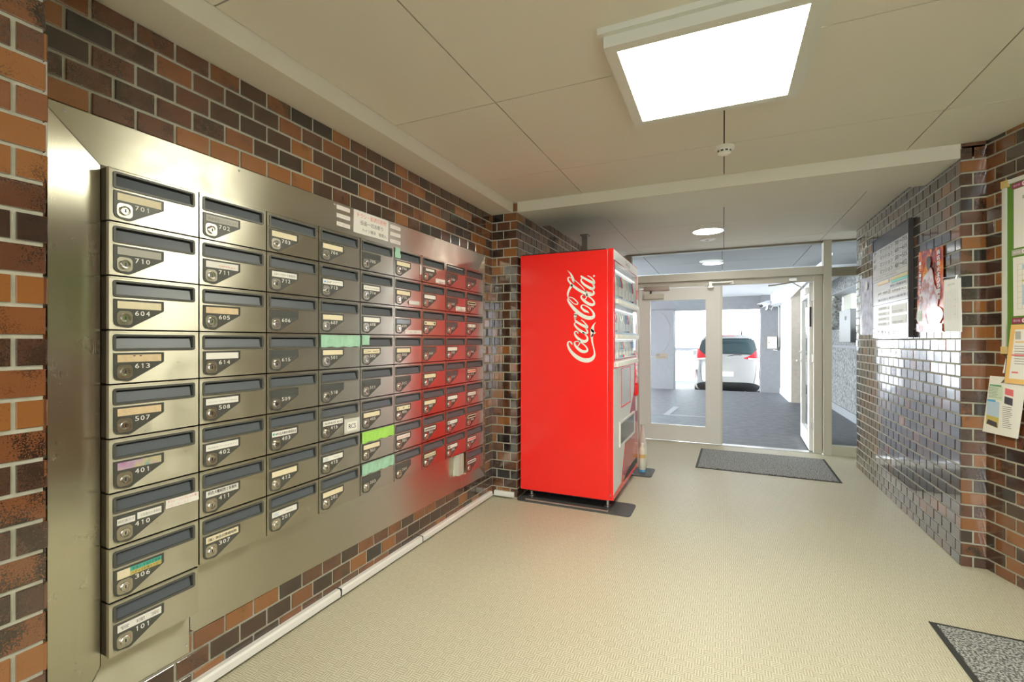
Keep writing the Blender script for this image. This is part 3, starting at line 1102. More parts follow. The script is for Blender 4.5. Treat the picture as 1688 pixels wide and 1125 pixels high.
COLW = ['leftmost column', 'second column', 'third column', 'fourth column', 'fifth column', 'sixth column', 'seventh column', 'eighth column', 'last column']
ROWW = ['top', 'second', 'third', 'fourth', 'fifth', 'sixth', 'seventh', 'eighth', 'bottom']
BOX = {}
first = None
for r in range(9):
    for c in range(9):
        nm = NAMES[r][c]
        if nm is None:
            continue
        look = CARDS[nm][3] if nm in CARDS else 'an empty dark name window'
        where = COLW[c]
        lab = ('stainless mailbox %s, %s, %s, %s row' % (nm, look.replace(' name card', ' card').replace('a cream card and ', 'cream card, ').replace('a small white card and a', 'white card,'), where, ROWW[r])) if nm else 'unnumbered stainless mailbox lowest in the last column beside the corner'
        root = thing('mailbox', lab, 'mailbox', (XM, Y0 + c * BWD + 0.002, ZT - (r + 1) * BHT + 0.002), 'stainless mailboxes on the left wall')
        BOX[nm] = root
        for pn, key in (('carcass', 'carcass'), ('door', 'door')):
            link(pn, PM[key], root)
        door = root.children[-1] if root.children[-1].name.startswith('door') else [x for x in root.children if x.name.startswith('door')][0]
        sf = link('slot_frame', PM['slot_frame'], root)
        link('slot_throat', PM['slot_throat'], sf)
        link('slot_flap', PM['slot_flap'], sf)
        npl = link('name_plate', PM['name_plate'], root)
        link('card_window', PM['window'], npl)
        lp = link('lock_plate', PM['lock_plate'], root)
        link('lock', PM['lock'], lp)
        link('keyhole', PM['keyhole'], lp)
        if nm:
            tm = MB(); digit(tm, nm[0], 0.0712)
            digit(tm, nm[1], 0.0862)
            digit(tm, nm[2], 0.1012)
            link('number', tm.mesh('number'), npl)
        if nm in CARDS:
            m, tx, ink, _ = CARDS[nm]
            if nm == '707':
                link('name_card', card_mesh(m, 0.035, 0.125, 0.074, 0.087), npl)
            elif nm == '410':
                link('name_card', card_mesh(m, 0.019, 0.066, 0.078, 0.0965, 0.0036), npl)
                link('name_card', card_mesh(m, 0.072, 0.1395, 0.074, 0.094, 0.0038), npl)
                tm = MB(); text_into(tm, '速記案内す', FB, 0.021, 0.064, T(0.091), T(0.082), 0.0038, M_GREYINK)
                text_into(tm, '公認会計士事務所', FB, 0.080, 0.137, T(0.089), T(0.080), 0.004, M_GREYINK)
                link('lettering', tm.mesh('lettering'), npl)
            elif nm == '306':
                link('name_card', card_mesh(m, 0.019, 0.06, 0.072, 0.0975), npl)
                link('name_label', card_mesh(M_TEAL, 0.053, 0.1395, 0.072, 0.0845, 0.0040), npl)
                link('name_label', card_mesh(M_YEL, 0.053, 0.1395, 0.0845, 0.0965, 0.0040), npl)
                tm = MB(); text_into(tm, '税理士 大滝何才事務', FB, 0.058, 0.136, T(0.083), T(0.074), 0.0042, M_INK)
                text_into(tm, 'ヘディマ計算センター', FB, 0.056, 0.138, T(0.095), T(0.086), 0.0042, M_INK)
                link('lettering', tm.mesh('lettering'), npl)
            else:
                link('name_card', card_mesh(m), npl)
            if tx:
                tm = MB()
                x0, x1, t0, t1 = 0.027, 0.133, 0.078, 0.089
                if tx in ('OSC',):
                    x0, x1 = 0.027, 0.052
                if tx == 'SHiP':
                    x0, x1 = 0.042, 0.070
                    tm.prism([(0.024, T(0.087)), (0.039, T(0.087)), (0.036, T(0.081)), (0.030, T(0.078))], FB, 0.0031, 0.0034, M_BLUEINK)
                    text_into(tm, '船舶有限会社', FB, 0.078, 0.134, T(0.083), T(0.0775), 0.0033, M_GREYINK)
                if nm == '403':
                    x0, x1 = 0.036, 0.136
                    tm.lathe([(0.005, 0), (0.005, 0.0003)], (0.0031, 0.028, T(0.083)), 'X', M_TEAL, 12)
                if nm in ('201', '413'):
                    text_into(tm, '株式会社', FB, 0.085, 0.118, T(0.086), T(0.081), 0.0033, M_GREYINK)
                if nm == '411':
                    t0, t1 = 0.074, 0.087
                    text_into(tm, 'TEL (045) 0000 0000', FB, 0.060, 0.115, T(0.0925), T(0.089), 0.0033, M_GREYINK)
                if nm == '711':
                    x0, x1 = 0.066, 0.128; t0, t1 = 0.082, 0.089
                if nm in ('508', '402', '714'):
                    t0, t1 = 0.081, 0.087
                if nm == '613':
                    x0, x1, t0, t1 = 0.060, 0.085, 0.074, 0.077
                text_into(tm, tx, FB, x0, x1, T(t1), T(t0), 0.0034, ink, bold=0.0003 if nm in ('403', '411', '307', '415') else 0)
                link('lettering', tm.mesh('lettering'), npl)


def on_box(nm, name, u0, u1, t0, t1, d, m, label, cat, rough_edge=0.0, group=None, writing=None, border=None):
    """thin thing stuck on a mailbox front"""
    o = BOX[nm].location
    n = 10
    pts = [(u0, T(t1)), (u1, T(t1))]
    pts += [(u1 + random.uniform(-rough_edge, rough_edge), T(t1 + (t0 - t1) * k / 4)) for k in range(1, 4)]
    pts += [(u1, T(t0)), (u0, T(t0))]
    pts += [(u0 + random.uniform(-rough_edge, rough_edge), T(t0 + (t1 - t0) * k / 4)) for k in range(1, 4)]
    fr_ = (V(o), Y_, Z_, X_)
    root = thing(name, label, cat, (o.x + 0.003, o.y + (u0 + u1) / 2, o.z + T(t1)), group)
    part('sheet' if writing or border else 'strip', MB().prism(pts, fr_, 0.0027, d, m), root)
    if border:
        part('border', MB().ring([(u0, T(t1)), (u1, T(t1)), (u1, T(t0)), (u0, T(t0))],
                                 [(u0 + 0.002, T(t1 - 0.002)), (u1 - 0.002, T(t1 - 0.002)), (u1 - 0.002, T(t0 + 0.002)), (u0 + 0.002, T(t0 + 0.002))],
                                 fr_, d, d + 0.0002, border), root)
    if writing:
        tm = MB()
        for (s, a, b, c, e, ink) in writing:
            text_into(tm, s, fr_, a, b, T(e), T(c), d + 0.0004, ink)
        part('lettering', tm, root)
    return root


def tape_over_slot(nm, m, label, droop=0.0):
    """wide tape with shallow wrinkles, bridging the slot"""
    o = BOX[nm].location
    root = thing('adhesive_tape', label, 'tape', (o.x + 0.004, o.y + 0.13, o.z + T(0.06)))
    n, k = 22, 4
    vs, fs = [], []
    for j in range(k + 1):
        for i in range(n + 1):
            u = 0.006 + (0.252 - 0.006) * i / n
            t_ = 0.003 + (0.058 - 0.003) * j / k + (0.002 * math.sin(i * 0.9) if j == k else 0)
            bulge = 0.0055 + 0.0016 * math.sin(i * 1.7 + j) * math.sin(i * 0.37) + random.uniform(0, 0.0006)
            vs.append((o.x + bulge, o.y + u, o.z + T(t_)))
    for j in range(k):
        for i in range(n):
            a = j * (n + 1) + i
            fs.append((a, a + 1, a + n + 2, a + n + 1))
    q = MB(); q.poly(vs, fs, m)
    s = part('strip', q, root)
    sol = s.modifiers.new('thickness', 'SOLIDIFY'); sol.thickness = 0.0006
    return root


tape_over_slot('501', M_TAPE, 'wrinkled pale green tape across the whole slot of mailbox 501')
tape_over_slot('301', M_LIME, 'bright lime tape covering the slot of mailbox 301')
tape_over_slot('203', M_TAPE, 'smooth pale green tape covering the slot of mailbox 203')
on_box('502', 'adhesive_tape', 0.006, 0.060, 0.001, 0.050, 0.0042, M_TAPE, 'short piece of green tape at the slot corner of mailbox 502, beside the taped-over slot', 'tape', 0.003)
on_box('706', 'adhesive_tape', 0.004, 0.050, -0.002, 0.055, 0.0042, M_TAPE, 'short piece of green tape hanging from the steel panel over top row mailbox 706', 'tape', 0.004)
on_box('415', 'name_sticker', 0.150, 0.254, 0.082, 0.150, 0.0007 + 0.0027, M_CLEAR, 'cloudy sticker lettered RCS at the lower right of mailbox 415', 'sticker',
       writing=[])
q = [o for o in COL.objects if o.name.startswith('name_sticker')][0]
b_ = BOX['415'].location
fr_ = (V(b_), Y_, Z_, X_)
part('paper', MB().prism([(0.168, T(0.140)), (0.234, T(0.140)), (0.234, T(0.098)), (0.168, T(0.098))], fr_, 0.0030, 0.0040, M_PAPER), q)
tm = MB(); text_into(tm, 'RCS', fr_, 0.178, 0.225, T(0.130), T(0.108), 0.0043, M_INK, bold=0.0005); part('lettering', tm, q)
on_box('410', 'notice_strip', 0.152, 0.257, 0.062, 0.090, 0.0036, M_PAPER, 'white strip asking for no leaflets, stuck across mailbox 410', 'sticker', 0.001,
       writing=[('チラシ・パンフレット等', 0.158, 0.250, 0.065, 0.074, M_REDINK), ('お断り致します', 0.158, 0.225, 0.078, 0.087, M_PINK)])
on_box('706', 'blank_sticker', 0.236, 0.252, 0.062, 0.118, 0.0034, M_PAPER, 'upright blank white sticker at the right edge of mailbox 706', 'sticker')
on_box('707', 'warning_sticker', 0.138, 0.250, 0.120, 0.150, 0.0034, M_PAPER, 'white sticker with a red edge at the foot of mailbox 707', 'sticker',
       writing=[('チラシ', 0.146, 0.182, 0.126, 0.134, M_REDINK), ('広告お断り', 0.176, 0.244, 0.136, 0.145, M_INK)], border=M_REDINK)
on_box('602', 'notice_sticker', 0.120, 0.250, 0.118, 0.148, 0.0034, M_PAPER, 'white printed sticker at the lower right of mailbox 602', 'sticker',
       writing=[('お願い・投函', 0.128, 0.20, 0.122, 0.131, M_GREYINK), ('チラシはご遠慮下さい', 0.128, 0.244, 0.135, 0.144, M_INK)])
on_box('609', 'notice_strip', 0.092, 0.252, 0.130, 0.150, 0.0034, M_PAPER, 'long white strip along the foot of mailbox 609', 'sticker',
       writing=[('チラシ投函はご遠慮ください', 0.10, 0.244, 0.136, 0.145, M_GREYINK)])
o = BOX['715'].location
solid('worn_sticker', MB().prism(rrect(0.125, 0.232, T(0.142), T(0.120), 0.0105), (V(o), Y_, Z_, X_), 0.0027, 0.0033, M_CLEAR), 'rubbed grey oval sticker at the foot of mailbox 715', 'sticker')
o = BOX['708'].location
solid('letter', MB().prism([(0.022, T(0.024)), (0.215, T(0.026)), (0.215, T(0.0215)), (0.022, T(0.019))], (V(o), Y_, Z_, X_), -0.002, 0.004, M_PAPER), 'white letter edge poking from the slot of mailbox 708', 'letter')

# bundle of steel angle brackets hanging under the eighth column
t = thing('steel_bracket', 'folded steel bracket beside the lowest mailbox of the last column', 'bracket', (XM - 0.02, 2.80, 0.30))
for k in range(3):
    part('fin', MB().box((XM - 0.04, 2.785 + k * 0.026, 0.315), (XM - 0.004, 2.797 + k * 0.026, 0.46), M_FRAME), t)
part('back_plate', MB().box((XM - 0.046, 2.78, 0.31), (XM - 0.04, 2.868, 0.46), M_FRAME), t)

# paper notice and small labels on the top panel
t = thing('paper_notice', 'laminated white notice in red and black Japanese on the steel panel', 'notice', (XP, 1.957, 1.788))
fr_ = (V((XP, 0, 0)), Y_, Z_, X_)
part('sheet', MB().prism([(1.823, 1.787), (2.088, 1.789), (2.091, 1.903), (1.826, 1.902)], fr_, 0.0, 0.0014, M_PAPER), t)
tm = MB()
text_into(tm, 'チラシ・勧誘印刷物', fr_, 1.845, 2.072, 1.868, 1.893, 0.0017, M_REDINK)
text_into(tm, '投函一切お断り', fr_, 1.872, 2.046, 1.834, 1.857, 0.0017, M_INK)
text_into(tm, 'ハイツ横浜　管理人', fr_, 1.884, 2.074, 1.801, 1.820, 0.0017, M_INK)
part('lettering', tm, t)
for side, (ua, ub) in enumerate(((1.712, 1.800), (2.108, 2.198))):
    for k in range(3):
        zc = 1.884 - k * 0.040 if side == 0 else 1.878 - k * 0.040
        rows = ['uppermost', 'middle', 'lowest']
        t = thing('label_strip', '%s white label strip %s the paper notice on the steel panel' % (rows[k], 'left of' if side == 0 else 'right of'), 'label',
                  (XP, (ua + ub) / 2, zc - 0.01), 'small white label strips either side of the notice')
        part('sheet', MB().prism([(ua, zc - 0.009), (ub, zc - 0.009), (ub, zc + 0.011), (ua, zc + 0.011)], fr_, 0.0, 0.0012, M_PAPER), t)
        tm = MB()
        text_into(tm, 'チラシ投函お断り', fr_, ua + 0.010, ub - 0.008, zc - 0.004, zc + 0.006, 0.0015, M_PINK)
        part('lettering', tm, t)

# ------------------------------------------------------------------ white cable duct along the skirting
def duct(name, label, a, b, group):
    a, b = V(a), V(b)
    d = (b - a).normalized()
    n = V((d.y, -d.x, 0))
    prof = [(0, 0.014), (0.022, 0.014), (0.026, 0.018), (0.026, 0.044), (0.020, 0.052), (0, 0.052)]
    P = []
    for q in (a, b):
        P += [q + n * p[0] + Z_ * p[1] for p in prof]
    k = len(prof)
    m = MB()
    m.poly(P, [tuple(range(k)), tuple(range(2 * k - 1, k - 1, -1))] + [(i, (i + 1) % k, k + (i + 1) % k, k + i) for i in range(k)], M_DUCT)
    # snap-on lid seam
    m.poly([q + n * 0.0265 + Z_ * z for q in (a, b) for z in (0.026, 0.027)], [(0, 1, 3, 2)], M_GREYPL)
    return solid(name, m, label, 'cable duct', group)


xd = XL + 0.006
duct('cable_duct', 'nearest white cable duct length along the foot of the left wall', (xd, 0.70, 0), (xd, 1.715, 0), 'white cable duct lengths on the left wall')
duct('cable_duct', 'middle white cable duct length along the foot of the left wall', (xd, 1.726, 0), (xd, 2.385, 0), 'white cable duct lengths on the left wall')
duct('cable_duct', 'farthest white cable duct length, ending near the inner brick corner', (xd, 2.396, 0), (xd, 3.335, 0), 'white cable duct lengths on the left wall')
duct('cable_duct', 'short white cable duct on the narrow brick return by the vending machine', (XL + 0.035, YR - 0.006, 0), (-1.50, YR - 0.006, 0), None)
t = thing('duct_joiner', 'dark joiner between the first two white duct lengths', 'joiner', (xd, 1.72, 0.014))
part('sleeve', MB().box((xd, 1.715, 0.016), (xd + 0.024, 1.726, 0.050), M_BLACK), t)
t = thing('duct_joiner', 'dark joiner between the middle and far white duct lengths', 'joiner', (xd, 2.39, 0.014))
part('sleeve', MB().box((xd, 2.385, 0.016), (xd + 0.024, 2.396, 0.050), M_BLACK), t)


# ------------------------------------------------------------------ vending machine
VX0, VX1, VXB, VY0, VY1, VZ0, VZ1 = -1.462, -0.730, -0.768, 3.416, 4.475, 0.075, 1.915
vm = thing('vending_machine', 'tall red drinks vending machine with a white script logo on its side', 'vending machine', (-1.09, 3.95, 0.0))
part('cabinet', MB().cbox((VX0, VY0, VZ0), (VXB - 0.0015, VY1, VZ1 - 0.004), 0.004, M_RED), vm)
part('roof_strip', MB().box((VX0 + 0.01, VY0 + 0.01, VZ1 - 0.004), (VXB - 0.02, VY1 - 0.01, VZ1 + 0.004), M_BLACK), vm)
# door shell: a frame round the display window with solid lower part
FV_ = (V((0, 0, 0)), Y_, Z_, X_)
wy0, wy1, wz0, wz1 = 3.462, 4.395, 1.105, 1.828
dm = MB()
for (a, b_, c, d) in ((VY0, wy0, VZ0 + 0.004, VZ1), (wy1, VY1, VZ0 + 0.004, VZ1), (wy0, wy1, VZ0 + 0.004, wz0), (wy0, wy1, wz1, VZ1)):
    dm.face([(VX1, a, c), (VX1, b_, c), (VX1, b_, d), (VX1, a, d)], M_RED)
e = [(VY0, VZ0 + 0.004), (VY1, VZ0 + 0.004), (VY1, VZ1), (VY0, VZ1)]
for i in range(4):
    p, q = e[i], e[(i + 1) % 4]
    dm.face([(VX1, *p), (VX1, *q), (VXB, *q), (VXB, *p)], M_RED)
dm.face([(VXB, *p) for p in [(VY0, VZ0 + 0.004), (VY1, VZ0 + 0.004), (VY1, wz0), (VY0, wz0)]], M_RED)
door_v = part('front_door', dm, vm)
part('door_seam', MB().box((VX1 - 0.019, VY0 - 0.0008, VZ0 + 0.01), (VX1 - 0.0165, VY0 + 0.001, VZ1 - 0.03), M_DKRED), door_v)
part('header_panel', MB().cbox((VX1 - 0.001, VY0 + 0.012, 1.836), (VX1 + 0.004, VY1 - 0.015, 1.908), 0.002, M_GREYPL), door_v)
tm = MB(); text_into(tm, 'Coca-Cola', (V((VX1 + 0.0042, 0, 0)), Y_, Z_, X_), 3.86, 4.06, 1.856, 1.892, 0.0002, M_DKRED); part('header_lettering', tm, door_v)
# window: silver inner case, shelves of samples, glass
wc = MB()
xb = VX1 - 0.035
xd2 = -0.7665
wc.face([(xd2, wy0, wz0), (xd2, wy1, wz0), (xd2, wy1, wz1), (xd2, wy0, wz1)], M_CONCW)
for p, q in (((wy0, wz0), (wy1, wz0)), ((wy1, wz0), (wy1, wz1)), ((wy1, wz1), (wy0, wz1)), ((wy0, wz1), (wy0, wz0))):
    wc.face([(xd2, *p), (xd2, *q), (VX1, *q), (VX1, *p)], M_GREYPL)
part('display_case', wc, door_v)
part('window_trim', MB().ring([(wy0 - 0.008, wz0 - 0.008), (wy1 + 0.008, wz0 - 0.008), (wy1 + 0.008, wz1 + 0.008), (wy0 - 0.008, wz1 + 0.008)],
                              [(wy0, wz0), (wy1, wz0), (wy1, wz1), (wy0, wz1)], FV_, VX1, VX1 + 0.003, M_DKRED), door_v)
part('display_glass', MB().box((VX1 - 0.0015, wy0 + 0.001, wz0 + 0.05), (VX1 + 0.0005, wy1 - 0.001, wz1 - 0.001), M_GLASSC), door_v)
bt = MB().cbox((-0.0008, -0.019, -0.017), (0.024, 0.019, 0.017), 0.006, M_WHITE).mesh('selection_button')
SH = [1.525, 1.262, 1.055]
labels_c = [M_SILVER, M_DETECT, M_BLUEINK, M_SILVER, M_WHITE, M_DKRED, M_GREYCARD]
for k, z in enumerate(SH):
    sh_ = part('shelf_rail', MB().cbox((VX1 - 0.006, wy0 - 0.004, z - 0.008), (VX1 + 0.004, wy1 + 0.004, z + 0.030), 0.003, M_SILVER), door_v)
    part('price_strip', MB().box((VX1 + 0.001, wy0, z + 0.030), (VX1 + 0.003, wy1, z + 0.046), [M_PALEBL, M_PALEBL, M_PINK][k]), door_v)
    for j in range(17):
        o_b = link('selection_button', bt, sh_)
        o_b.location = V((VX1 + 0.004, wy0 + 0.028 + j * 0.0545, z + 0.010)) - wloc(sh_)
for k in range(3):
    zb = [1.56, 1.295, 1.11][k]
    hb = [0.20, 0.17, 0.13][k]
    part('shelf_fill_light', MB().box((-0.752, wy0 + 0.01, zb + hb + 0.012), (-0.744, wy1 - 0.01, zb + hb + 0.018), M_SHELFFILL), door_v)  # glowing strip added to brighten the display case
    part('sample_shelf', MB().box((xd2, wy0, zb - 0.006), (VX1 - 0.006, wy1, zb), M_SILVER), door_v)
    for j in range(13):
        y = wy0 + 0.045 + j * 0.07
        mm_ = labels_c[(j * 3 + k * 2) % 7]
        bm_ = MB().lathe([(0.014, 0), (0.0155, 0.004), (0.0155, hb * 0.62), (0.007, hb * 0.86), (0.007, hb * 0.95), (0.003, hb * 0.95)], (-0.7495, y, zb), 'Z', mm_, 12)
        bm_.lathe([(0.0158, hb * 0.15), (0.0158, hb * 0.5)], (-0.7495, y, zb), 'Z', M_WHITE if j % 2 else M_SILVER, 12)
        part('sample_drink', bm_, door_v, smooth=False)
# lower front: white sweep over red, coin and delivery openings
part('white_panel', MB().prism([(3.425, 0.12), (3.70, 0.135), (3.86, 0.44), (4.27, 0.80), (4.30, 1.035), (3.425, 1.035)], FV_, VX1, VX1 + 0.0022, M_GREYPL), door_v)
part('red_panel', MB().prism([(3.725, 0.135), (4.462, 0.135), (4.462, 1.045), (4.315, 1.045), (4.285, 0.80), (3.875, 0.43)], FV_, VX1, VX1 + 0.0022, M_DKRED), door_v)
part('poster_window', MB().prism([(3.707, 0.73), (4.072, 0.73), (4.072, 1.02), (3.707, 1.02)], FV_, VX1 + 0.002, VX1 + 0.0034, M_SILVER), door_v)
part('poster_window_trim', MB().ring([(3.695, 0.718), (4.084, 0.718), (4.084, 1.028), (3.695, 1.028)], [(3.707, 0.73), (4.072, 0.73), (4.072, 1.02), (3.707, 1.02)], FV_, VX1, VX1 + 0.005, M_RED), door_v)
part('delivery_surround', MB().ring([(3.620, 0.425), (4.262, 0.425), (4.262, 0.618), (3.620, 0.618)], [(3.636, 0.44), (4.249, 0.44), (4.249, 0.602), (3.636, 0.602)], FV_, VX1, VX1 + 0.012, M_GREYPL, din=VX1 + 0.001), door_v)
part('delivery_flap', MB().prism([(3.64, 0.445), (4.245, 0.445), (4.245, 0.60), (3.64, 0.60)], FV_, VX1 + 0.002, VX1 + 0.007, M_WIN), door_v)
part('coin_panel', MB().cbox((VX1, 4.325, 0.86), (VX1 + 0.007, 4.445, 1.04), 0.003, M_RED), door_v)
part('coin_return', MB().ring(rrect(4.34, 4.43, 0.74, 0.86, 0.03), rrect(4.352, 4.418, 0.752, 0.848, 0.022), FV_, VX1, VX1 + 0.016, M_RED), door_v)
part('bill_slot', MB().cbox((VX1, 4.35, 0.985), (VX1 + 0.010, 4.43, 1.012), 0.002, M_SILVER), door_v)
part('lock_dial', MB().lathe([(0.022, 0), (0.022, 0.010), (0.012, 0.014)], (VX1 + 0.004, 4.39, 0.93), 'X', M_SILVER, 20), door_v)
part('price_card', MB().prism([(4.355, 0.60), (4.43, 0.60), (4.43, 0.735), (4.355, 0.735)], FV_, VX1 + 0.002, VX1 + 0.003, M_PAPER), door_v)
part('side_banner', MB().prism([(4.412, 1.13), (4.462, 1.13), (4.462, 1.62), (4.412, 1.62)], FV_, VX1, VX1 + 0.004, M_PAPER), door_v)
part('round_badge', MB().prism([(4.437 + 0.026 * math.cos(a * PI / 10), 1.78 + 0.075 * math.sin(a * PI / 10)) for a in range(20)], FV_, VX1, VX1 + 0.003, M_PINK), door_v)
part('kick_recess', MB().prism([(3.80, 0.118), (4.44, 0.118), (4.44, 0.165), (4.30, 0.178), (4.05, 0.175), (3.88, 0.155)], FV_, VX1 + 0.0005, VX1 + 0.0032, M_BLACK), door_v)
part('door_lock', MB().lathe([(0.012, 0), (0.012, 0.004), (0.006, 0.006)], (-0.752, VY0 - 0.0, 0.115), 'X', M_ZINC, 14), door_v)
for (x, y) in ((-1.40, 3.50), (-0.79, 3.50), (-1.40, 4.42), (-0.79, 4.42)):
    part('foot', MB().lathe([(0.030, 0.009), (0.030, 0.016), (0.012, 0.020), (0.012, 0.077)], (x, y, 0), 'Z', M_ZINC, 14), vm, smooth=True)
part('underside_skirt', MB().box((VX0 + 0.03, VY0 + 0.07, 0.045), (VXB - 0.05, VY1 - 0.05, 0.078), M_BLACK), vm)

# script logo: pen strokes of changing width, in artwork units (12.5 to a unit row), set on the side
LOGO = [
    [(165, 1597, 30), (150, 1575, 36), (128, 1552, 26), (105, 1548, 22), (84, 1565, 28), (78, 1605, 36), (92, 1660, 44), (140, 1745, 56), (225, 1835, 72), (325, 1902, 82), (425, 1935, 86), (515, 1933, 88), (585, 1898, 72), (625, 1835, 45), (630, 1775, 30), (617, 1700, 25), (598, 1620, 26), (583, 1550, 32), (575, 1470, 42), (578, 1400, 62), (583, 1335, 76), (590, 1275, 60), (606, 1222, 36), (628, 1182, 18), (655, 1150, 3)],
    [(560, 1300, 30), (600, 1338, 50), (625, 1362, 30), (655, 1374, 3)],
    [(575, 1440, 30), (600, 1400, 30), (625, 1384, 16), (655, 1374, 3)],
    [(250, 1545, 20), (224, 1562, 28), (222, 1600, 38), (245, 1645, 44), (300, 1700, 58), (365, 1745, 62), (430, 1758, 58), (478, 1738, 46), (480, 1695, 34), (450, 1645, 28), (400, 1600, 24), (345, 1565, 22), (295, 1545, 20), (250, 1545, 20)],
    [(290, 1640, 22), (315, 1610, 22), (328, 1570, 22), (322, 1530, 26)],
    [(292, 1372, 34), (272, 1345, 28), (240, 1338, 24), (222, 1365, 28), (228, 1405, 38), (270, 1462, 48), (335, 1515, 56), (400, 1545, 60), (450, 1542, 58), (482, 1510, 46), (483, 1460, 34), (440, 1400, 26), (390, 1360, 24)],
    [(228, 1100, 26), (250, 1130, 44), (300, 1165, 46), (370, 1205, 50), (435, 1238, 56), (480, 1262, 38), (482, 1230, 32), (445, 1180, 26), (405, 1135, 22), (362, 1105, 20)],
    [(240, 1160, 18), (220, 1175, 24), (226, 1210, 34), (270, 1265, 42), (335, 1320, 50), (400, 1360, 54), (450, 1375, 46), (485, 1370, 34), (482, 1330, 34), (455, 1285, 30)],
    [(238, 985, 60), (235, 1030, 62), (232, 1062, 46)],
    [(522, 968, 3), (485, 935, 36), (440, 918, 54), (395, 885, 44), (360, 842, 36), (368, 806, 26), (410, 796, 20), (480, 826, 24), (550, 880, 30), (600, 945, 38), (618, 1005, 50), (595, 1048, 66), (535, 1062, 78), (455, 1048, 78), (360, 1000, 76), (262, 922, 72), (175, 832, 60), (108, 745, 44), (80, 690, 30), (86, 652, 20), (120, 634, 16), (180, 650, 18), (240, 695, 22), (285, 745, 22), (282, 775, 22), (250, 780, 20), (198, 758, 18), (148, 712, 16), (105, 665, 16), (82, 625, 24), (80, 565, 36), (95, 505, 44), (128, 440, 48), (160, 392, 52)],
    [(200, 322, 30), (190, 275, 54), (172, 215, 46), (140, 155, 30), (102, 110, 15), (65, 82, 3)],
    [(150, 238, 14), (112, 222, 20), (84, 240, 26), (92, 290, 36), (150, 362, 42), (232, 432, 52), (320, 492, 56), (420, 545, 60), (500, 575, 64), (568, 582, 60), (612, 560, 46), (612, 520, 32), (590, 490, 22)],
    [(450, 520, 22), (425, 480, 18), (370, 415, 17), (295, 342, 16), (225, 282, 14)],
    [(440, 508, 30), (500, 532, 26), (570, 548, 20)],
    [(425, 594, 20), (384, 592, 22), (358, 618, 30), (368, 655, 40), (425, 712, 56), (500, 765, 60), (568, 790, 60), (616, 778, 48), (618, 725, 34), (572, 665, 26), (505, 615, 22), (440, 596, 20), (410, 592, 20)],
    [(435, 680, 22), (460, 650, 20), (474, 610, 22), (476, 565, 26)],
    [(352, 180, 4), (366, 210, 44), (430, 248, 44), (510, 292, 50), (575, 325, 58), (618, 348, 42), (622, 305, 32), (590, 260, 26), (540, 215, 20), (492, 190, 16)],
    [(372, 252, 18), (356, 275, 26), (368, 315, 38), (420, 372, 46), (490, 418, 52), (552, 452, 58), (600, 458, 48), (622, 420, 36), (600, 375, 34)],
]


def logo_pt(u, w):
    s, t_ = u / 750.0, w / 2125.0
    x = -1.102 + 0.279 * s
    zt = 1.805 + (1.787 - 1.805) * s
    zb = 1.024 + (1.031 - 1.024) * s
    return x, zt + (zb - zt) * t_


lm = MB()
yl = VY0 - 0.0012
for st in LOGO:
    P = [V(p) for p in st]
    S = []
    for i in range(len(P) - 1):
        p0, p1, p2, p3 = P[max(i - 1, 0)], P[i], P[i + 1], P[min(i + 2, len(P) - 1)]
        for k in range(6):
            t_ = k / 6
            S.append(0.5 * ((2 * p1) + (-p0 + p2) * t_ + (2 * p0 - 5 * p1 + 4 * p2 - p3) * t_ ** 2 + (-p0 + 3 * p1 - 3 * p2 + p3) * t_ ** 3))
    S.append(P[-1])
    vs, fs = [], []
    for i, q in enumerate(S):
        d = S[min(i + 1, len(S) - 1)] - S[max(i - 1, 0)]
        d = V((d.x, d.y, 0)).normalized()
        n_ = V((-d.y, d.x, 0)) * (q.z / 2)
        for sgn in (1, -1):
            x, z = logo_pt(q.x + n_.x * sgn, q.y + n_.y * sgn)
            vs.append((x, yl, z))
    for i in range(len(S) - 1):
        fs.append((2 * i, 2 * i + 1, 2 * i + 3, 2 * i + 2))
    lm.poly(vs, fs, M_LOGO)
    for q in (S[0], S[-1]):
        if q.z > 6:
            lm.poly([(*[logo_pt(q.x + q.z / 2 * math.cos(a * PI / 6), q.y + q.z / 2 * math.sin(a * PI / 6))][0][:1], yl, logo_pt(q.x + q.z / 2 * math.cos(a * PI / 6), q.y + q.z / 2 * math.sin(a * PI / 6))[1]) for a in range(12)], [tuple(range(12))], M_LOGO)
lm.poly([(logo_pt(620 + 20 * math.cos(a * PI / 8), 230 + 20 * math.sin(a * PI / 8))[0], yl, logo_pt(0, 230 + 20 * math.sin(a * PI / 8))[1]) for a in range(16)], [tuple(range(16))], M_LOGO)
part('side_logo', lm, vm)

for i, (y0_, y1_, lb) in enumerate(((3.352, 3.618, 'black floor plate under the near end of the red vending machine'),
                                    (4.40, 4.70, 'black floor plate under the far end of the red vending machine'))):
    pts = rrect(-1.474, -0.598, y0_, y1_, 0.035)
    t = thing('floor_plate', lb, 'floor plate', (-1.03, (y0_ + y1_) / 2, 0))
    part('plate', MB().prism(pts, (V((0, 0, 0)), X_, Y_, Z_), 0.0, 0.009, M_RUBBER), t)
    part('rib', MB().cbox((-1.40, y0_ + 0.012, 0.009), (-0.76, y0_ + 0.028, 0.021), 0.003, M_ZINC), t)

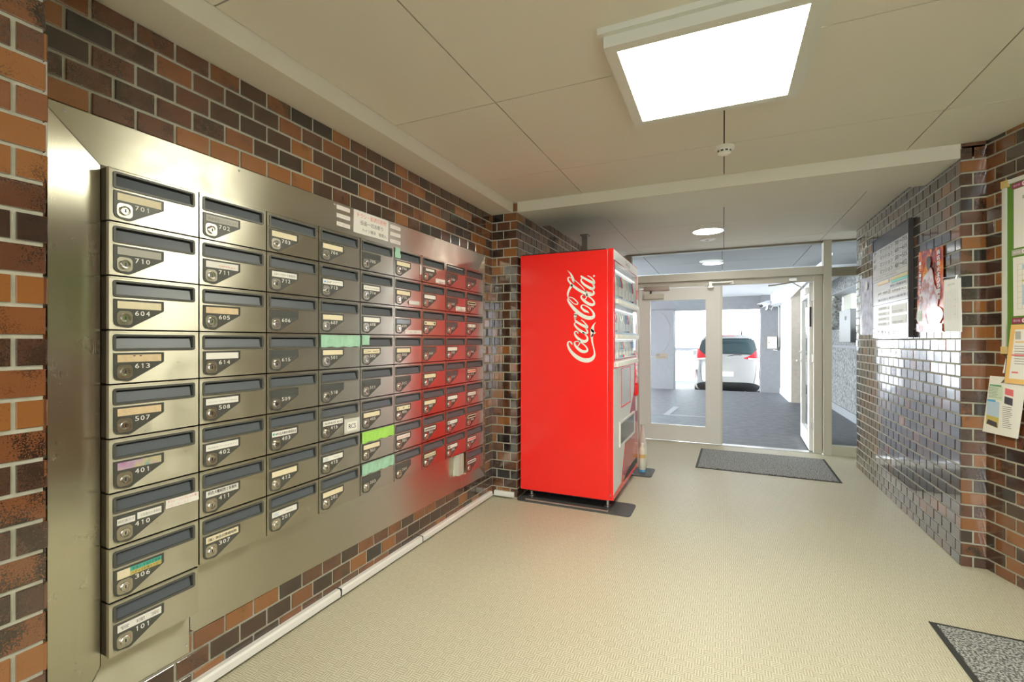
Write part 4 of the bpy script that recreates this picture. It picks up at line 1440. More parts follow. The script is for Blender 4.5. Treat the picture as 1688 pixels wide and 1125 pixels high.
# bottles in a bag behind the machine
t = thing('plastic_bottle', 'clear plastic bottle with a yellow label band on the far floor plate', 'bottle', (-0.700, 4.56, 0.009))
c_ = (-0.700, 4.56, 0.009)
part('body', MB().lathe([(0.030, 0.0), (0.034, 0.006), (0.034, 0.13), (0.034, 0.19), (0.031, 0.215), (0.014, 0.245), (0.013, 0.262), (0.004, 0.262)], c_, 'Z', M_BOTTLE, 20), t, smooth=True)
part('label_band', MB().lathe([(0.0345, 0.13), (0.0345, 0.165)], c_, 'Z', M_CORNER, 20), t)
part('drink', MB().lathe([(0.031, 0.012), (0.031, 0.06), (0.002, 0.06)], c_, 'Z', M_CREAM, 20), t)
part('base_band', MB().lathe([(0.0348, 0.0), (0.0348, 0.022)], c_, 'Z', M_BLUEINK, 20), t)
part('cap', MB().lathe([(0.0155, 0.246), (0.0155, 0.266), (0.004, 0.267)], c_, 'Z', M_WHITE, 16), t)
bg = MB()
n = 16
vs, fs = [], []
for j in range(7):
    for i in range(n):
        a = 2 * PI * i / n
        r_ = [0.020, 0.036, 0.038, 0.037, 0.026, 0.014, 0.022][j] * (1 + 0.14 * math.sin(3 * a + j) + 0.08 * math.sin(7 * a - j))
        vs.append((-0.715 + r_ * math.cos(a), 4.678 + 0.9 * r_ * math.sin(a), [0.010, 0.03, 0.12, 0.24, 0.33, 0.38, 0.43][j]))
for j in range(6):
    for i in range(n):
        fs.append((j * n + i, j * n + (i + 1) % n, (j + 1) * n + (i + 1) % n, (j + 1) * n + i))
bg.poly(vs, fs, M_CLEAR)
solid('plastic_bag', bg, 'limp translucent plastic bag standing behind the bottle by the vending machine', 'bag', smooth=True)

# steel post by the wall behind the machine
solid('steel_post', MB().cbox((-1.325, 4.69, 0.0), (-1.268, 4.745, ZC - 0.001), 0.003, M_FRAMED).box((-1.34, 4.675, ZC - 0.012), (-1.253, 4.76, ZC - 0.001), M_FRAMED),
      'grey steel post rising to the ceiling behind the vending machine', 'post')

# ------------------------------------------------------------------ entrance: frame, glass, doors
wf = MB()
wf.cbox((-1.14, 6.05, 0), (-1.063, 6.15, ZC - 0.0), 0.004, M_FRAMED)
wf.cbox((0.988, 6.03, 0), (1.063, 6.15, ZC - 0.0), 0.004, M_FRAME)
wf.cbox((-1.063, 6.04, 1.965), (0.988, 6.15, 2.055), 0.004, M_FRAME)
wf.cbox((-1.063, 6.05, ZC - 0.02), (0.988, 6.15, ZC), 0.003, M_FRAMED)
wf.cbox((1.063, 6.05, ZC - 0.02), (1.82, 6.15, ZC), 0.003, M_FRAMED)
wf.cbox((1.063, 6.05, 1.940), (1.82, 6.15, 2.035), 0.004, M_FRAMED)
wf.cbox((1.063, 6.06, 0), (1.82, 6.15, 0.105), 0.004, M_FRAME)
wf.cbox((-1.48, 6.06, 0), (-1.14, 6.15, 0.105), 0.004, M_FRAME)
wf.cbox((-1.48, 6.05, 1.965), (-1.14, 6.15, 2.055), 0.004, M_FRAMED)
wf.cbox((0.905, 6.085, 0), (0.984, 6.16, 1.964), 0.004, M_FRAME)
wf.cbox((-1.06, 6.085, 0), (-0.980, 6.16, 1.964), 0.004, M_FRAME)
wf.box((-0.980, 6.095, 1.900), (0.905, 6.155, 1.964), M_FRAME)
wf.box((-0.980, 6.09, 0), (0.905, 6.20, 0.008), M_ALU)
w1 = struct('window_1', wf)
part('transom_pane', MB().box((-1.063, 6.098, 2.055), (0.988, 6.104, ZC - 0.02), M_GLASS), w1)
part('transom_pane', MB().box((1.063, 6.098, 2.035), (1.82, 6.104, ZC - 0.02), M_GLASS), w1)
part('side_pane', MB().box((1.063, 6.098, 0.105), (1.82, 6.104, 1.940), M_GLASS), w1)
part('side_pane', MB().box((-1.48, 6.098, 0.105), (-1.14, 6.104, 1.965), M_GLASS), w1)


def leaf(name, x0, x1, z0, z1, gx0, gx1, gz0, gz1, rot=None):
    """door leaf across X at Y=6.10..6.14 with a bevelled glazing bead"""
    m = MB()
    O = [(x0, z0), (x1, z0), (x1, z1), (x0, z1)]
    I = [(gx0 - 0.018, gz0 - 0.018), (gx1 + 0.018, gz0 - 0.018), (gx1 + 0.018, gz1 + 0.018), (gx0 - 0.018, gz1 + 0.018)]
    I2 = [(gx0, gz0), (gx1, gz0), (gx1, gz1), (gx0, gz1)]
    for sgn, yf in ((1, 6.100), (-1, 6.142)):
        fr_ = (V((0, yf, 0)), X_, Z_, V((0, -sgn, 0)))
        m.ring(O, I, fr_, -0.021, 0.0, M_LEAF)
        m.ring(I, I2, fr_, 0.0, 0.004, M_LEAF, din=-0.018)
    return m


ml = leaf('door_1', -0.975, -0.033, 0.015, 1.892, -0.838, -0.197, 0.207, 1.742)
d1 = struct('door_1', ml)
part('glass', MB().box((-0.838, 6.119, 0.207), (-0.197, 6.124, 1.742), M_GLASS), d1)
part('edge_strip', MB().cbox((-0.033, 6.092, 0.015), (-0.012, 6.142, 1.892), 0.002, M_LAMPFR), d1)
part('closer_track', MB().cbox((-0.915, 6.070, 1.868), (-0.605, 6.100, 1.918), 0.003, M_ALU), d1)
part('closer_body', MB().cbox((-0.915, 6.066, 1.762), (-0.675, 6.100, 1.828), 0.005, M_FRAME), d1)
part('closer_knob', MB().lathe([(0.010, 0.0), (0.010, 0.035), (0.005, 0.037)], (-0.83, 6.080, 1.828), 'Z', M_BLACK, 12), d1)
fr_ = (V((0, 6.1182, 0)), X_, Z_, V((0, -1, 0)))
part('sticker', MB().prism([(-0.775, 1.02), (-0.645, 1.02), (-0.625, 1.085), (-0.775, 1.085)], fr_, 0.0, 0.001, M_PAPER), d1)
tm = MB(); text_into(tm, '禁煙', fr_, -0.765, -0.73, 1.055, 1.075, 0.0013, M_BLUEINK); text_into(tm, 'AUTOLOCK', fr_, -0.755, -0.66, 1.032, 1.045, 0.0013, M_GREYINK)
part('sticker_lettering', tm, d1)
O = [(-0.83 + 0.235 * math.cos(a * PI / 24), 1.34 + 0.30 * math.sin(a * PI / 24)) for a in range(-12, 13)]
tm = MB()
for i in range(24):
    a, b_ = V((*O[i], 0)), V((*O[i + 1], 0))
    ca, cb = V((-0.83, 1.34, 0)), V((-0.83, 1.34, 0))
    a2, b2 = ca + (a - ca) * 0.985, cb + (b_ - cb) * 0.985
    if min(a.x, a2.x, b2.x) > -0.838:
        tm.face([(a.x, 6.1182, a.y), (b_.x, 6.1182, b_.y), (b2.x, 6.1182, b2.y), (a2.x, 6.1182, a2.y)], M_CLEAR)
part('ring_decal', tm, d1)
# coordinator arm on the frame head
t = thing('door_coordinator', 'slim metal door coordinator bar under the frame head over the doorway', 'door fitting', (-0.02, 6.06, 1.93))
part('bar', MB().cbox((-0.135, 6.045, 1.925), (0.095, 6.060, 1.938), 0.002, M_ALU), t)
part('hook', MB().box((-0.155, 6.055, 1.890), (-0.125, 6.095, 1.945), M_ALU).cbox((-0.175, 6.040, 1.868), (-0.105, 6.075, 1.890), 0.004, M_ALU), t)
part('hook', MB().box((0.085, 6.055, 1.915), (0.105, 6.095, 1.950), M_ALU).cbox((0.070, 6.045, 1.905), (0.125, 6.07, 1.918), 0.003, M_ALU), t)
# open leaf: same leaf swung outward about its hinges
mr_ = leaf('door_2', -0.033, 0.900, 0.015, 1.892, 0.115, 0.762, 0.207, 1.742)
HX, HY = 0.915, 6.142
ang = math.radians(-92.2)
R_ = Matrix.Rotation(ang, 3, 'Z')


def swing(m):
    m.v = [tuple(V((HX, HY + 0.012, 0)) + R_ @ (V(p) - V((0.900, HY, 0)))) for p in m.v]
    return m


d2 = struct('door_2', swing(mr_))
part('glass', swing(MB().box((0.115, 6.119, 0.207), (0.762, 6.124, 1.742), M_GLASS)), d2)
part('lever_handle', swing(MB().lathe([(0.026, 6.100), (0.026, 6.092), (0.010, 6.090), (0.010, 6.055), (0.004, 6.053)], (0.03, 0, 0.99), 'Y', M_ALU, 16).cbox((0.025, 6.046, 0.980), (0.145, 6.060, 0.998), 0.004, M_ALU)), d2)
part('lever_handle', swing(MB().lathe([(0.026, 6.142), (0.026, 6.150), (0.010, 6.152), (0.010, 6.185), (0.004, 6.187)], (0.03, 0, 0.99), 'Y', M_ALU, 16).cbox((0.025, 6.182, 0.980), (0.145, 6.196, 0.998), 0.004, M_ALU)), d2)
part('thumb_turn', swing(MB().lathe([(0.022, 6.100), (0.022, 6.090), (0.008, 6.088), (0.008, 6.075)], (0.03, 0, 1.10), 'Y', M_ALU, 14)), d2)
part('closer_body', swing(MB().cbox((0.62, 6.066, 1.775), (0.86, 6.100, 1.84), 0.005, M_ALU)), d2)
part('flush_bolt', MB().box((0.873, 6.149, 1.40), (0.893, 6.1545, 1.62), M_BLACK), d2)
for z in (0.30, 1.05, 1.73):
    part('hinge', MB().cbox((0.893, 6.112, z - 0.045), (0.915, 6.158, z + 0.045), 0.003, M_ALU), d2)
t = thing('closer_arm', 'folded steel closer arm joining the frame head to the open door', 'door fitting', (0.72, 6.07, 1.93))
part('bracket', MB().cbox((0.665, 6.060, 1.905), (0.745, 6.095, 1.945), 0.003, M_ALU), t)
part('arm', MB().tube([(0.705, 6.08, 1.898), (0.55, 6.13, 1.880), (0.47, 6.145, 1.875)], 0.008, M_ALU, 8), t)
part('arm', MB().tube([(0.705, 6.08, 1.892), (0.78, 6.22, 1.865), (0.850, 6.40, 1.855)], 0.008, M_ALU, 8), t)

# ------------------------------------------------------------------ garage beyond the doors
gf = MB()
gf.poly([(-9, 6.13, 0), (6, 6.13, 0), (6, 12.86, 0), (-9, 12.86, 0), (6, 13.75, -0.29), (-9, 13.75, -0.29), (6, 40, -0.29), (-9, 40, -0.29)],
        [(0, 1, 2, 3), (3, 2, 4, 5), (5, 4, 6, 7)], M_ASPH)
fg = struct('floor', gf)
# roof slab over the garage with its board soffit
gc = struct('ceiling', MB().box((-5.0, 6.16, ZC + 0.014), (3.4, 18.4, ZC + 0.25), M_CONCW).box((-3.75, 6.16, ZC + 0.012), (1.82, 8.02, ZC + 0.0139), M_CEILBACK))
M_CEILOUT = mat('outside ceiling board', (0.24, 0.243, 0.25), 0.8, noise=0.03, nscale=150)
gx = [-3.75, -2.82, -1.885, -0.951, -0.017, 0.917, 1.82]
gy = [6.16, 7.09, 8.02]
for i in range(len(gx) - 1):
    for j in range(len(gy) - 1):
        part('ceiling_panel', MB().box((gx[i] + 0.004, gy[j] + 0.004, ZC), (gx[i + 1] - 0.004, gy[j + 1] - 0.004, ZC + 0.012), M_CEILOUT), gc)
od = V((-0.155, 6.955, ZC))
t = thing('downlight', 'unlit round ceiling light outside, seen through the glass above the doors', 'lamp', od)
part('trim_ring', MB().lathe([(0.150, 0), (0.150, -0.006), (0.135, -0.008)], od, 'Z', M_LAMPFR, 40, caps=False), t, smooth=True)
part('diffuser', MB().lathe([(0.136, -0.004), (0.134, -0.007), (0.02, -0.009)], od, 'Z', M_DETECT, 40), t, smooth=True)
struct('trim_3', MB().box((-5.0, 12.90, 2.035), (1.22, 13.25, ZC + 0.012), M_CONC))
struct('wall_far_left', MB().box((-1.78, 12.75, -0.3), (-1.17, 13.25, 2.04), M_CONC).box((-1.782, 12.735, 0), (-1.168, 12.75, 0.10), M_CONC))
struct('wall_far_right', MB().box((0.82, 12.78, -0.3), (1.23, 13.25, ZC + 0.012), M_CONC))
# white side wall, pier and upstand to the right of the drive
struct('wall_far_side', MB().box((1.225, 11.02, 0), (1.40, 12.80, ZC + 0.012), M_CONCW).box((1.213, 11.02, 0), (1.225, 12.80, 0.12), M_CONCW))
struct('wall_pier', MB().box((1.245, 10.95, 0), (1.86, 11.02, ZC + 0.012), M_BROWNC).box((1.243, 10.94, 0), (1.86, 10.95, 0.11), M_BROWNC))
struct('trim_4', MB().poly([(1.225, 6.9, ZC), (1.225, 11.02, ZC), (1.225, 12.8, 2.10), (1.225, 11.02, 2.10), (1.225, 6.9, 2.30), (1.9, 6.9, ZC), (1.9, 11.02, ZC), (1.9, 11.02, 2.10), (1.9, 6.9, 2.30)],
                           [(0, 1, 3, 4)], M_CONCW).box((1.02, 11.3, 2.08), (1.225, 12.78, ZC + 0.01), M_CONCW))
us = struct('wall_upstand', MB().box((1.82, 6.16, 0), (2.0, 10.94, 1.13), M_TEXC).box((1.80, 6.16, 0), (1.82, 10.94, 0.13), M_CONC)
            .box((1.79, 6.16, 1.13), (2.03, 10.94, 1.17), M_CONC).box((1.84, 6.16, 1.17), (2.0, 10.94, 1.44), M_TEXC))
struct('trim_5', MB().box((1.82, 6.16, 2.10), (2.05, 10.94, 2.55), M_TEXC).box((1.82, 6.16, 2.08), (2.3, 10.94, 2.10), M_CONC))
solid('cream_pillar', MB().cbox((2.05, 10.0, 0), (2.30, 10.6, 2.3), 0.01, M_FRAME), 'cream pillar outside behind the pebbledash upstand', 'pillar')
solid('grey_pillar', MB().cbox((1.86, 10.55, 1.44), (2.02, 10.90, 2.09), 0.01, M_TEXC), 'rough grey pillar on the upstand beyond the side pane', 'pillar')
t = thing('louvre_screen', 'pale blue slatted screen outside, right of the cream pillar', 'louvre', (2.6, 9.9, 0.9))
for k in range(26):
    z = 1.20 + k * 0.055
    part('slat', MB().poly([(2.25, 9.95, z), (3.6, 9.95, z), (3.6, 9.99, z + 0.045), (2.25, 9.99, z + 0.045), (2.25, 9.96, z - 0.003), (3.6, 9.96, z - 0.003), (3.6, 10.0, z + 0.042), (2.25, 10.0, z + 0.042)],
                           [(0, 1, 2, 3), (7, 6, 5, 4), (0, 4, 5, 1), (3, 2, 6, 7), (0, 3, 7, 4), (1, 5, 6, 2)], M_BLUGLASS), t)
part('frame', MB().box((2.22, 9.95, 0.0), (2.25, 10.01, 2.65), M_FRAMED).box((3.6, 9.95, 0.0), (3.63, 10.01, 2.65), M_FRAMED), t)
t = thing('cabinet_box', 'grey steel cabinet on the upstand, seen through the side pane', 'cabinet', (1.78, 8.6, 1.25))
part('body', MB().cbox((1.70, 8.35, 1.22), (1.79, 9.08, 1.72), 0.006, M_BOXGREY), t)
part('body_side', MB().cbox((1.79, 8.99, 1.24), (1.84, 9.06, 1.70), 0.003, M_BOXGREY), t)
part('vent_label', MB().box((1.698, 8.60, 1.56), (1.7005, 8.70, 1.62), M_INK), t)

# camera, conduit and switch box on the far right column
t = thing('security_camera', 'white tubular security camera high on the far grey column', 'camera', (0.95, 12.70, 2.10))
R2 = MB().tube([(1.00, 12.62, 2.15), (0.80, 12.30, 2.055)], [0.045, 0.045], M_CONCW, 14)
R2.tube([(0.803, 12.305, 2.056), (0.785, 12.28, 2.048)], [0.034, 0.034], M_BLACK, 14)
part('housing', R2, t, smooth=True)
part('hood', MB().poly([(1.02, 12.66, 2.205), (0.93, 12.68, 2.20), (0.71, 12.28, 2.10), (0.83, 12.22, 2.105), (1.02, 12.66, 2.195), (0.93, 12.68, 2.19), (0.71, 12.28, 2.09), (0.83, 12.22, 2.095)],
                       [(0, 1, 2, 3), (7, 6, 5, 4), (0, 3, 7, 4), (1, 5, 6, 2), (2, 6, 7, 3), (0, 4, 5, 1)], M_CONCW), t)
part('mount', MB().tube([(0.93, 12.50, 2.06), (0.93, 12.58, 2.0), (0.93, 12.78, 2.0)], 0.02, M_CONCW, 10), t)
solid('conduit_pipe', MB().tube([(1.0, 12.76, 2.03), (1.03, 12.76, 1.98), (1.07, 12.76, 2.07), (1.17, 12.76, 2.075), (1.195, 12.76, 2.03), (1.195, 12.76, 1.1), (1.17, 12.76, 1.02), (1.08, 12.76, 1.03)], 0.012, M_DUCT, 8),
      'thin cream cable pipe from the security camera down to the switch box', 'pipe', smooth=True)
t = thing('switch_box', 'cream metal switch box on the far grey column below the camera', 'electrical box', (1.05, 12.74, 1.05))
part('body', MB().cbox((0.955, 12.66, 1.06), (1.145, 12.78, 1.34), 0.006, M_CREAM), t)
part('latch', MB().box((0.975, 12.652, 1.19), (0.99, 12.66, 1.22), M_INK), t)

# parking bay paint
fr_ = (V((0, 0, 0)), X_, Y_, Z_)
solid('parking_line', MB().prism([(-0.93, 8.22), (-0.05, 8.22), (-0.05, 8.32), (-0.83, 8.32), (-0.76, 9.35), (-0.86, 9.35)], fr_, 0.0005, 0.003, M_LINE),
      'faded grey L-shaped parking line on the garage floor', 'floor marking')

# bright yard beyond
struct('wall_yard', MB().box((-9, 19.0, -0.3), (-0.2, 19.2, 0.79), M_WALLW))
t = thing('guard_rail', 'grey horizontal rail above the white yard wall, left of the car', 'rail', (-2.5, 19.05, 0.79))
part('rail', MB().cbox((-9, 19.0, 0.87), (-0.2, 19.1, 0.99), 0.01, M_CONC), t)
for k in range(8):
    part('rail_post', MB().box((-8.6 + k * 1.15, 19.03, 0.79), (-8.55 + k * 1.15, 19.08, 0.88), M_CONC), t)
t = thing('far_building', 'pale tiled building far behind the white car', 'building', (3.0, 27, -0.3))
part('wall', MB().box((2.6, 27, -0.3), (6.5, 30, 2.1), M_TILEW), t)
part('roof', MB().box((2.5, 26.9, 2.1), (6.6, 30.1, 2.2), M_WALLW), t)
for k in range(4):
    part('window', MB().box((2.9 + k * 0.9, 26.98, 0.9), (3.4 + k * 0.9, 27.01, 1.6), M_PALEBL), t)

# ------------------------------------------------------------------ car
CXc, CY0, CG, CL = 0.095, 13.62, -0.29, 3.9
LV = [  # height above ground, half width, rear inset, front inset
    (0.17, 0.70, 0.16, 0.14), (0.24, 0.795, 0.06, 0.05), (0.34, 0.835, 0.0, 0.0), (0.50, 0.842, 0.0, 0.0), (0.72, 0.845, 0.03, 0.02), (0.90, 0.838, 0.045, 0.05),
    (1.02, 0.825, 0.06, 0.30), (1.12, 0.80, 0.085, 0.75), (1.30, 0.755, 0.14, 1.15), (1.48, 0.705, 0.20, 1.45), (1.60, 0.655, 0.27, 1.60), (1.675, 0.57, 0.37, 1.75), (1.705, 0.44, 0.58, 1.95)]


def lerp_lv(z):
    for a, b in zip(LV, LV[1:]):
        if a[0] <= z <= b[0]:
            t_ = (z - a[0]) / (b[0] - a[0])
            return [a[i] + (b[i] - a[i]) * t_ for i in range(4)]
    return list(LV[-1] if z > 1 else LV[0])


def car_pt(xn, z, out=0.0):
    """point of the tail surface at normalised width xn"""
    _, hw, ri, fi = lerp_lv(z)
    x = hw * xn
    yc = CY0 + ri + (CL - ri - fi) / 2
    lh = (CL - ri - fi) / 2
    s_ = (1 - min(1, abs(xn)) ** 4.0) ** (1 / 4.0)
    # only the corners pull round
    y = yc - lh + (1 - s_) * 0.42
    d = V((xn ** 3, -1, 0)).normalized() * out
    return V((CXc + x, y, CG + z)) + d


cb = MB()
vs, fs = [], []
nr = 25
rows_ = [0.17, 0.24, 0.30, 0.34, 0.42, 0.50, 0.62, 0.72, 0.82, 0.90, 0.96, 1.02, 1.07, 1.12, 1.21, 1.30, 1.39, 1.48, 1.54, 1.60, 1.64, 1.675, 1.705]
for z in rows_:
    _, hw, ri, fi = lerp_lv(z)
    ring = []
    for i in range(nr):
        xn = -1 + 2 * i / (nr - 1)
        xn = math.sin(xn * PI / 2)
        ring.append(car_pt(xn, z))
    yf = CY0 + CL - fi
    for i in range(9):
        xn = 1 - 2 * i / 8
        ring.append(V((CXc + hw * xn * 0.97, yf - abs(xn) ** 3 * 0.25, CG + z)))
    vs += ring
m = nr + 9
for j in range(len(rows_) - 1):
    for i in range(m):
        fs.append((j * m + i, j * m + (i + 1) % m, (j + 1) * m + (i + 1) % m, (j + 1) * m + i))
fs.append(tuple((len(rows_) - 1) * m + i for i in range(m)))
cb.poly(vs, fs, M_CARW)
car = thing('car', 'white compact minivan parked tail first between the garage columns', 'car', (CXc, CY0 + 1.9, CG))
body = part('body', cb, car, smooth=True)


def skin(name, xa, xb, za, zb, out, m, parent=body, nx=10, nz=6, shape=None, th=0.006):
    vs, fs = [], []
    for j in range(nz + 1):
        for i in range(nx + 1):
            a, b = i / nx, j / nz
            if shape:
                xn, z = shape(a, b)
            else:
                xn, z = xa + (xb - xa) * a, za + (zb - za) * b
            vs.append(car_pt(xn, z, out))
    k = len(vs)
    for j in range(nz + 1):
        for i in range(nx + 1):
            vs.append(vs[j * (nx + 1) + i] + V((0, th + out, 0)))
    for j in range(nz):
        for i in range(nx):
            a = j * (nx + 1) + i
            fs.append((a, a + 1, a + nx + 2, a + nx + 1))
    q = MB(); q.poly(vs, fs, m)
    return part(name, q, parent, smooth=True)


skin('rear_window', 0, 0, 0, 0, 0.008, M_CARGL, shape=lambda a, b: ((-0.90 + 1.8 * a) * (1 - 0.03 * b) , 1.205 + 0.405 * b - 0.02 * (2 * a - 1) ** 2 * (1 - b)), nx=16)
skin('window_frame_seal', 0, 0, 0, 0, 0.006, M_BLACK, shape=lambda a, b: ((-0.93 + 1.86 * a), 1.185 + 0.44 * b - 0.02 * (2 * a - 1) ** 2 * (1 - b)), nx=16)
skin('roof_spoiler', 0, 0, 0, 0, 0.035, M_CARW, shape=lambda a, b: ((-0.86 + 1.72 * a), 1.60 + 0.075 * b), nx=16, nz=3)
skin('high_brake_light', 0, 0, 0, 0, 0.042, M_CARRED, shape=lambda a, b: ((-0.30 + 0.60 * a), 1.665 + 0.024 * b), nx=8, nz=2)
for s_ in (1, -1):
    skin('tail_lamp', 0, 0, 0, 0, 0.012, M_CARRED, shape=lambda a, b, s_=s_: (s_ * (0.48 + 0.505 * a), 1.075 - 0.085 * a + (0.02 + 0.34 * a ** 1.4) * b), nx=10, nz=6)
    skin('tail_lamp_lens', 0, 0, 0, 0, 0.015, M_CARLAMP, shape=lambda a, b, s_=s_: (s_ * (0.60 + 0.37 * a), 1.045 - 0.03 * a + 0.045 * b), nx=6, nz=2)
    skin('reflector', 0, 0, 0, 0, 0.012, M_CARRED, shape=lambda a, b, s_=s_: (s_ * (0.935 + 0.04 * a), 0.52 + 0.22 * b), nx=3, nz=3)
    skin('bumper_vent', 0, 0, 0, 0, 0.008, M_BLACK, shape=lambda a, b, s_=s_: (s_ * (0.88 + 0.05 * a * b), 0.50 + 0.26 * b), nx=3, nz=3)
    skin('gate_seam', 0, 0, 0, 0, 0.003, M_INK, shape=lambda a, b, s_=s_: (s_ * (0.795 + 0.012 * a - 0.10 * (1 - b) ** 2), 0.36 + 0.55 * b), nx=1, nz=8)
    t2 = MB()
    for q in (0.62, 3.1):
        t2.lathe([(0.20, -0.09), (0.30, -0.085), (0.31, 0.0), (0.30, 0.085), (0.20, 0.09)], (CXc + s_ * 0.72, CY0 + q, CG + 0.31), 'X', M_TYRE, 24)
    for qi, q in enumerate((0.62, 3.1)):
        wq = MB().lathe([(0.19, -0.092), (0.30, -0.085), (0.31, 0.0), (0.30, 0.085), (0.19, 0.092)], (CXc + s_ * 0.74, CY0 + q, CG + 0.31), 'X', M_TYRE, 24)
        wh = part('wheel', wq, car, smooth=True)
        part('rim', MB().lathe([(0.19, 0.088 * s_), (0.17, 0.10 * s_), (0.03, 0.095 * s_)], (CXc + s_ * 0.74, CY0 + q, CG + 0.31), 'X', M_ALU, 20), wh, smooth=True)
    mrr = MB().cbox((CXc + s_ * 0.85, CY0 + 2.75, CG + 1.08), (CXc + s_ * 1.02, CY0 + 2.88, CG + 1.24), 0.03, M_CARW)
    part('door_mirror', mrr, car)
skin('lower_valance', 0, 0, 0, 0, 0.012, M_BLACK, shape=lambda a, b: ((-0.90 + 1.80 * a), 0.18 + (0.19 + 0.08 * (1 - (2 * a - 1) ** 6)) * b), nx=18, nz=4)
skin('number_plate', -0.17, 0.17, 0.60, 0.72, 0.014, M_PAPER, nx=4, nz=2)
p_ = car_pt(0.0, 1.06, 0.02)
part('emblem', MB().ring(rrect(p_.x - 0.055, p_.x + 0.055, p_.z - 0.035, p_.z + 0.045, 0.025), rrect(p_.x - 0.042, p_.x + 0.042, p_.z - 0.024, p_.z + 0.034, 0.018), (V((0, p_.y, 0)), X_, Z_, V((0, -1, 0))), -0.03, 0.0, M_ALU), body)
part('emblem_bar', MB().box((p_.x - 0.03, p_.y - 0.004, p_.z - 0.002), (p_.x + 0.03, p_.y + 0.004, p_.z + 0.010), M_ALU), body)
part('tail_wiper', MB().tube([car_pt(0.0, 1.13, 0.02), car_pt(0.25, 1.17, 0.02), car_pt(0.42, 1.16, 0.02)], 0.008, M_BLACK, 6), body)
part('aerial', MB().tube([(CXc + 0.36, CY0 + 0.75, CG + 1.70), (CXc + 0.36, CY0 + 0.95, CG + 1.93)], [0.02, 0.006], M_BLACK, 8), car)
part('underbody', MB().box((CXc - 0.70, CY0 + 0.25, CG + 0.14), (CXc + 0.70, CY0 + 3.6, CG + 0.30), M_BLACK), car)
part('exhaust', MB().tube([(CXc + 0.42, CY0 + 0.10, CG + 0.20), (CXc + 0.42, CY0 + 0.5, CG + 0.20)], 0.028, M_ZINC, 10), car)
part('front_glass', MB().poly([(CXc - 0.68, CY0 + 2.95, CG + 1.06), (CXc + 0.68, CY0 + 2.95, CG + 1.06), (CXc + 0.6, CY0 + 2.35, CG + 1.62), (CXc - 0.6, CY0 + 2.35, CG + 1.62)], [(0, 1, 2, 3)], M_CARGL), car)

# ------------------------------------------------------------------ floor mats
def mat_obj(name, label, pts, pts_in):
    c = sum((V((*p, 0)) for p in pts), V((0, 0, 0))) / 4
    t = thing(name, label, 'mat', (c.x, c.y, 0))
    fr_ = (V((0, 0, 0)), X_, Y_, Z_)
    part('rubber_edge', MB().ring(pts, pts_in, fr_, 0.0, 0.004, M_MATEDGE), t)
    part('pile', MB().prism(pts_in, fr_, 0.0005, 0.008, M_MATPILE), t)
    return t


def inset(pts, d):
    c = sum((V(p) for p in pts), V((0, 0))) / 4
    return [tuple(V(p) + V((math.copysign(d, c[0] - p[0]), math.copysign(d, c[1] - p[1])))) for p in pts]


P_ = [(-0.253, 4.941), (0.944, 4.914), (0.960, 5.822), (-0.236, 5.838)]
mat_obj('entrance_mat', 'speckled grey mat with a dark rubber edge before the glass doors', P_, inset(P_, 0.022))
P_ = [(0.829, 1.735), (1.43, 1.715), (1.428, 2.625), (0.824, 2.646)]
mat_obj('entrance_mat', 'nearest speckled grey mat with a dark edge by the right hand wall', P_, inset(P_, 0.022))

# ------------------------------------------------------------------ notices on the right wall
XF = 1.164
FR = (V((XF, 0, 0)), V((0, -1, 0)), Z_, V((-1, 0, 0)))
db = thing('directory_board', 'floor directory board of grey strips listing units 701 to 401', 'sign board', (1.185, 4.5, 1.272))
ya, yb = 4.079, 4.925
part('backing', MB().box((XF + 0.004, ya, 1.272), (XR - 0.0095, yb, 2.082), M_DIRDARK), db)


def strip(name, y0_, y1_, z0_, z1_, m, d=0.004, parent=None):
    return part(name, MB().prism([(-y1_, z0_ + 0.001), (-y0_, z0_ + 0.001), (-y0_, z1_ - 0.001), (-y1_, z1_ - 0.001)], FR, -0.004, d - 0.004 + 0.0, m), parent or db)


strip('header', ya, yb, 1.990, 2.082, M_DIRDARK)
rows4 = [(1.937, 1.990, '7F', '701～715'), (1.884, 1.937, '6F', '601～615'), (1.827, 1.884, '5F', '501～515'), (1.768, 1.827, '4F', '401～412')]
for (z0_, z1_, fl, rg) in rows4:
    s_ = strip('floor_strip', ya, yb, z0_, z1_, M_LAMINATE, 0.006)
    tm = MB()
    h0, h1 = z0_ + 0.011, z1_ - 0.011
    if fl != '4F':
        text_into(tm, fl, FR, -(yb - 0.03), -(yb - 0.10), h0, h1, 0.0028, M_INK, bold=0.0022)
    text_into(tm, 'マンション', FR, -(yb - 0.20), -(yb - 0.52), h0, h1, 0.0028, M_INK, bold=0.0022)
    text_into(tm, rg, FR, -(yb - 0.57), -(ya + 0.03), h0, h1, 0.0028, M_INK, bold=0.0022)
    part('lettering', tm, s_)
s_ = strip('floor_strip', ya, yb, 1.727, 1.768, M_LAMINATE, 0.006)
tm = MB(); text_into(tm, '4F 税理士事務所 ・ 神奈川県電気会', FR, -(yb - 0.03), -(ya + 0.25), 1.738, 1.758, 0.0025, M_GREYINK); part('lettering', tm, s_)
s_ = strip('floor_strip', ya, yb, 1.535, 1.727, M_LAMINATE, 0.005)
strip('name_strip', ya + 0.015, ya + 0.36, 1.700, 1.722, M_YEL, 0.008)
strip('name_strip', ya + 0.015, ya + 0.36, 1.677, 1.699, M_TEAL, 0.008)
strip('name_strip', ya + 0.42, yb - 0.14, 1.690, 1.718, M_TAN, 0.008)
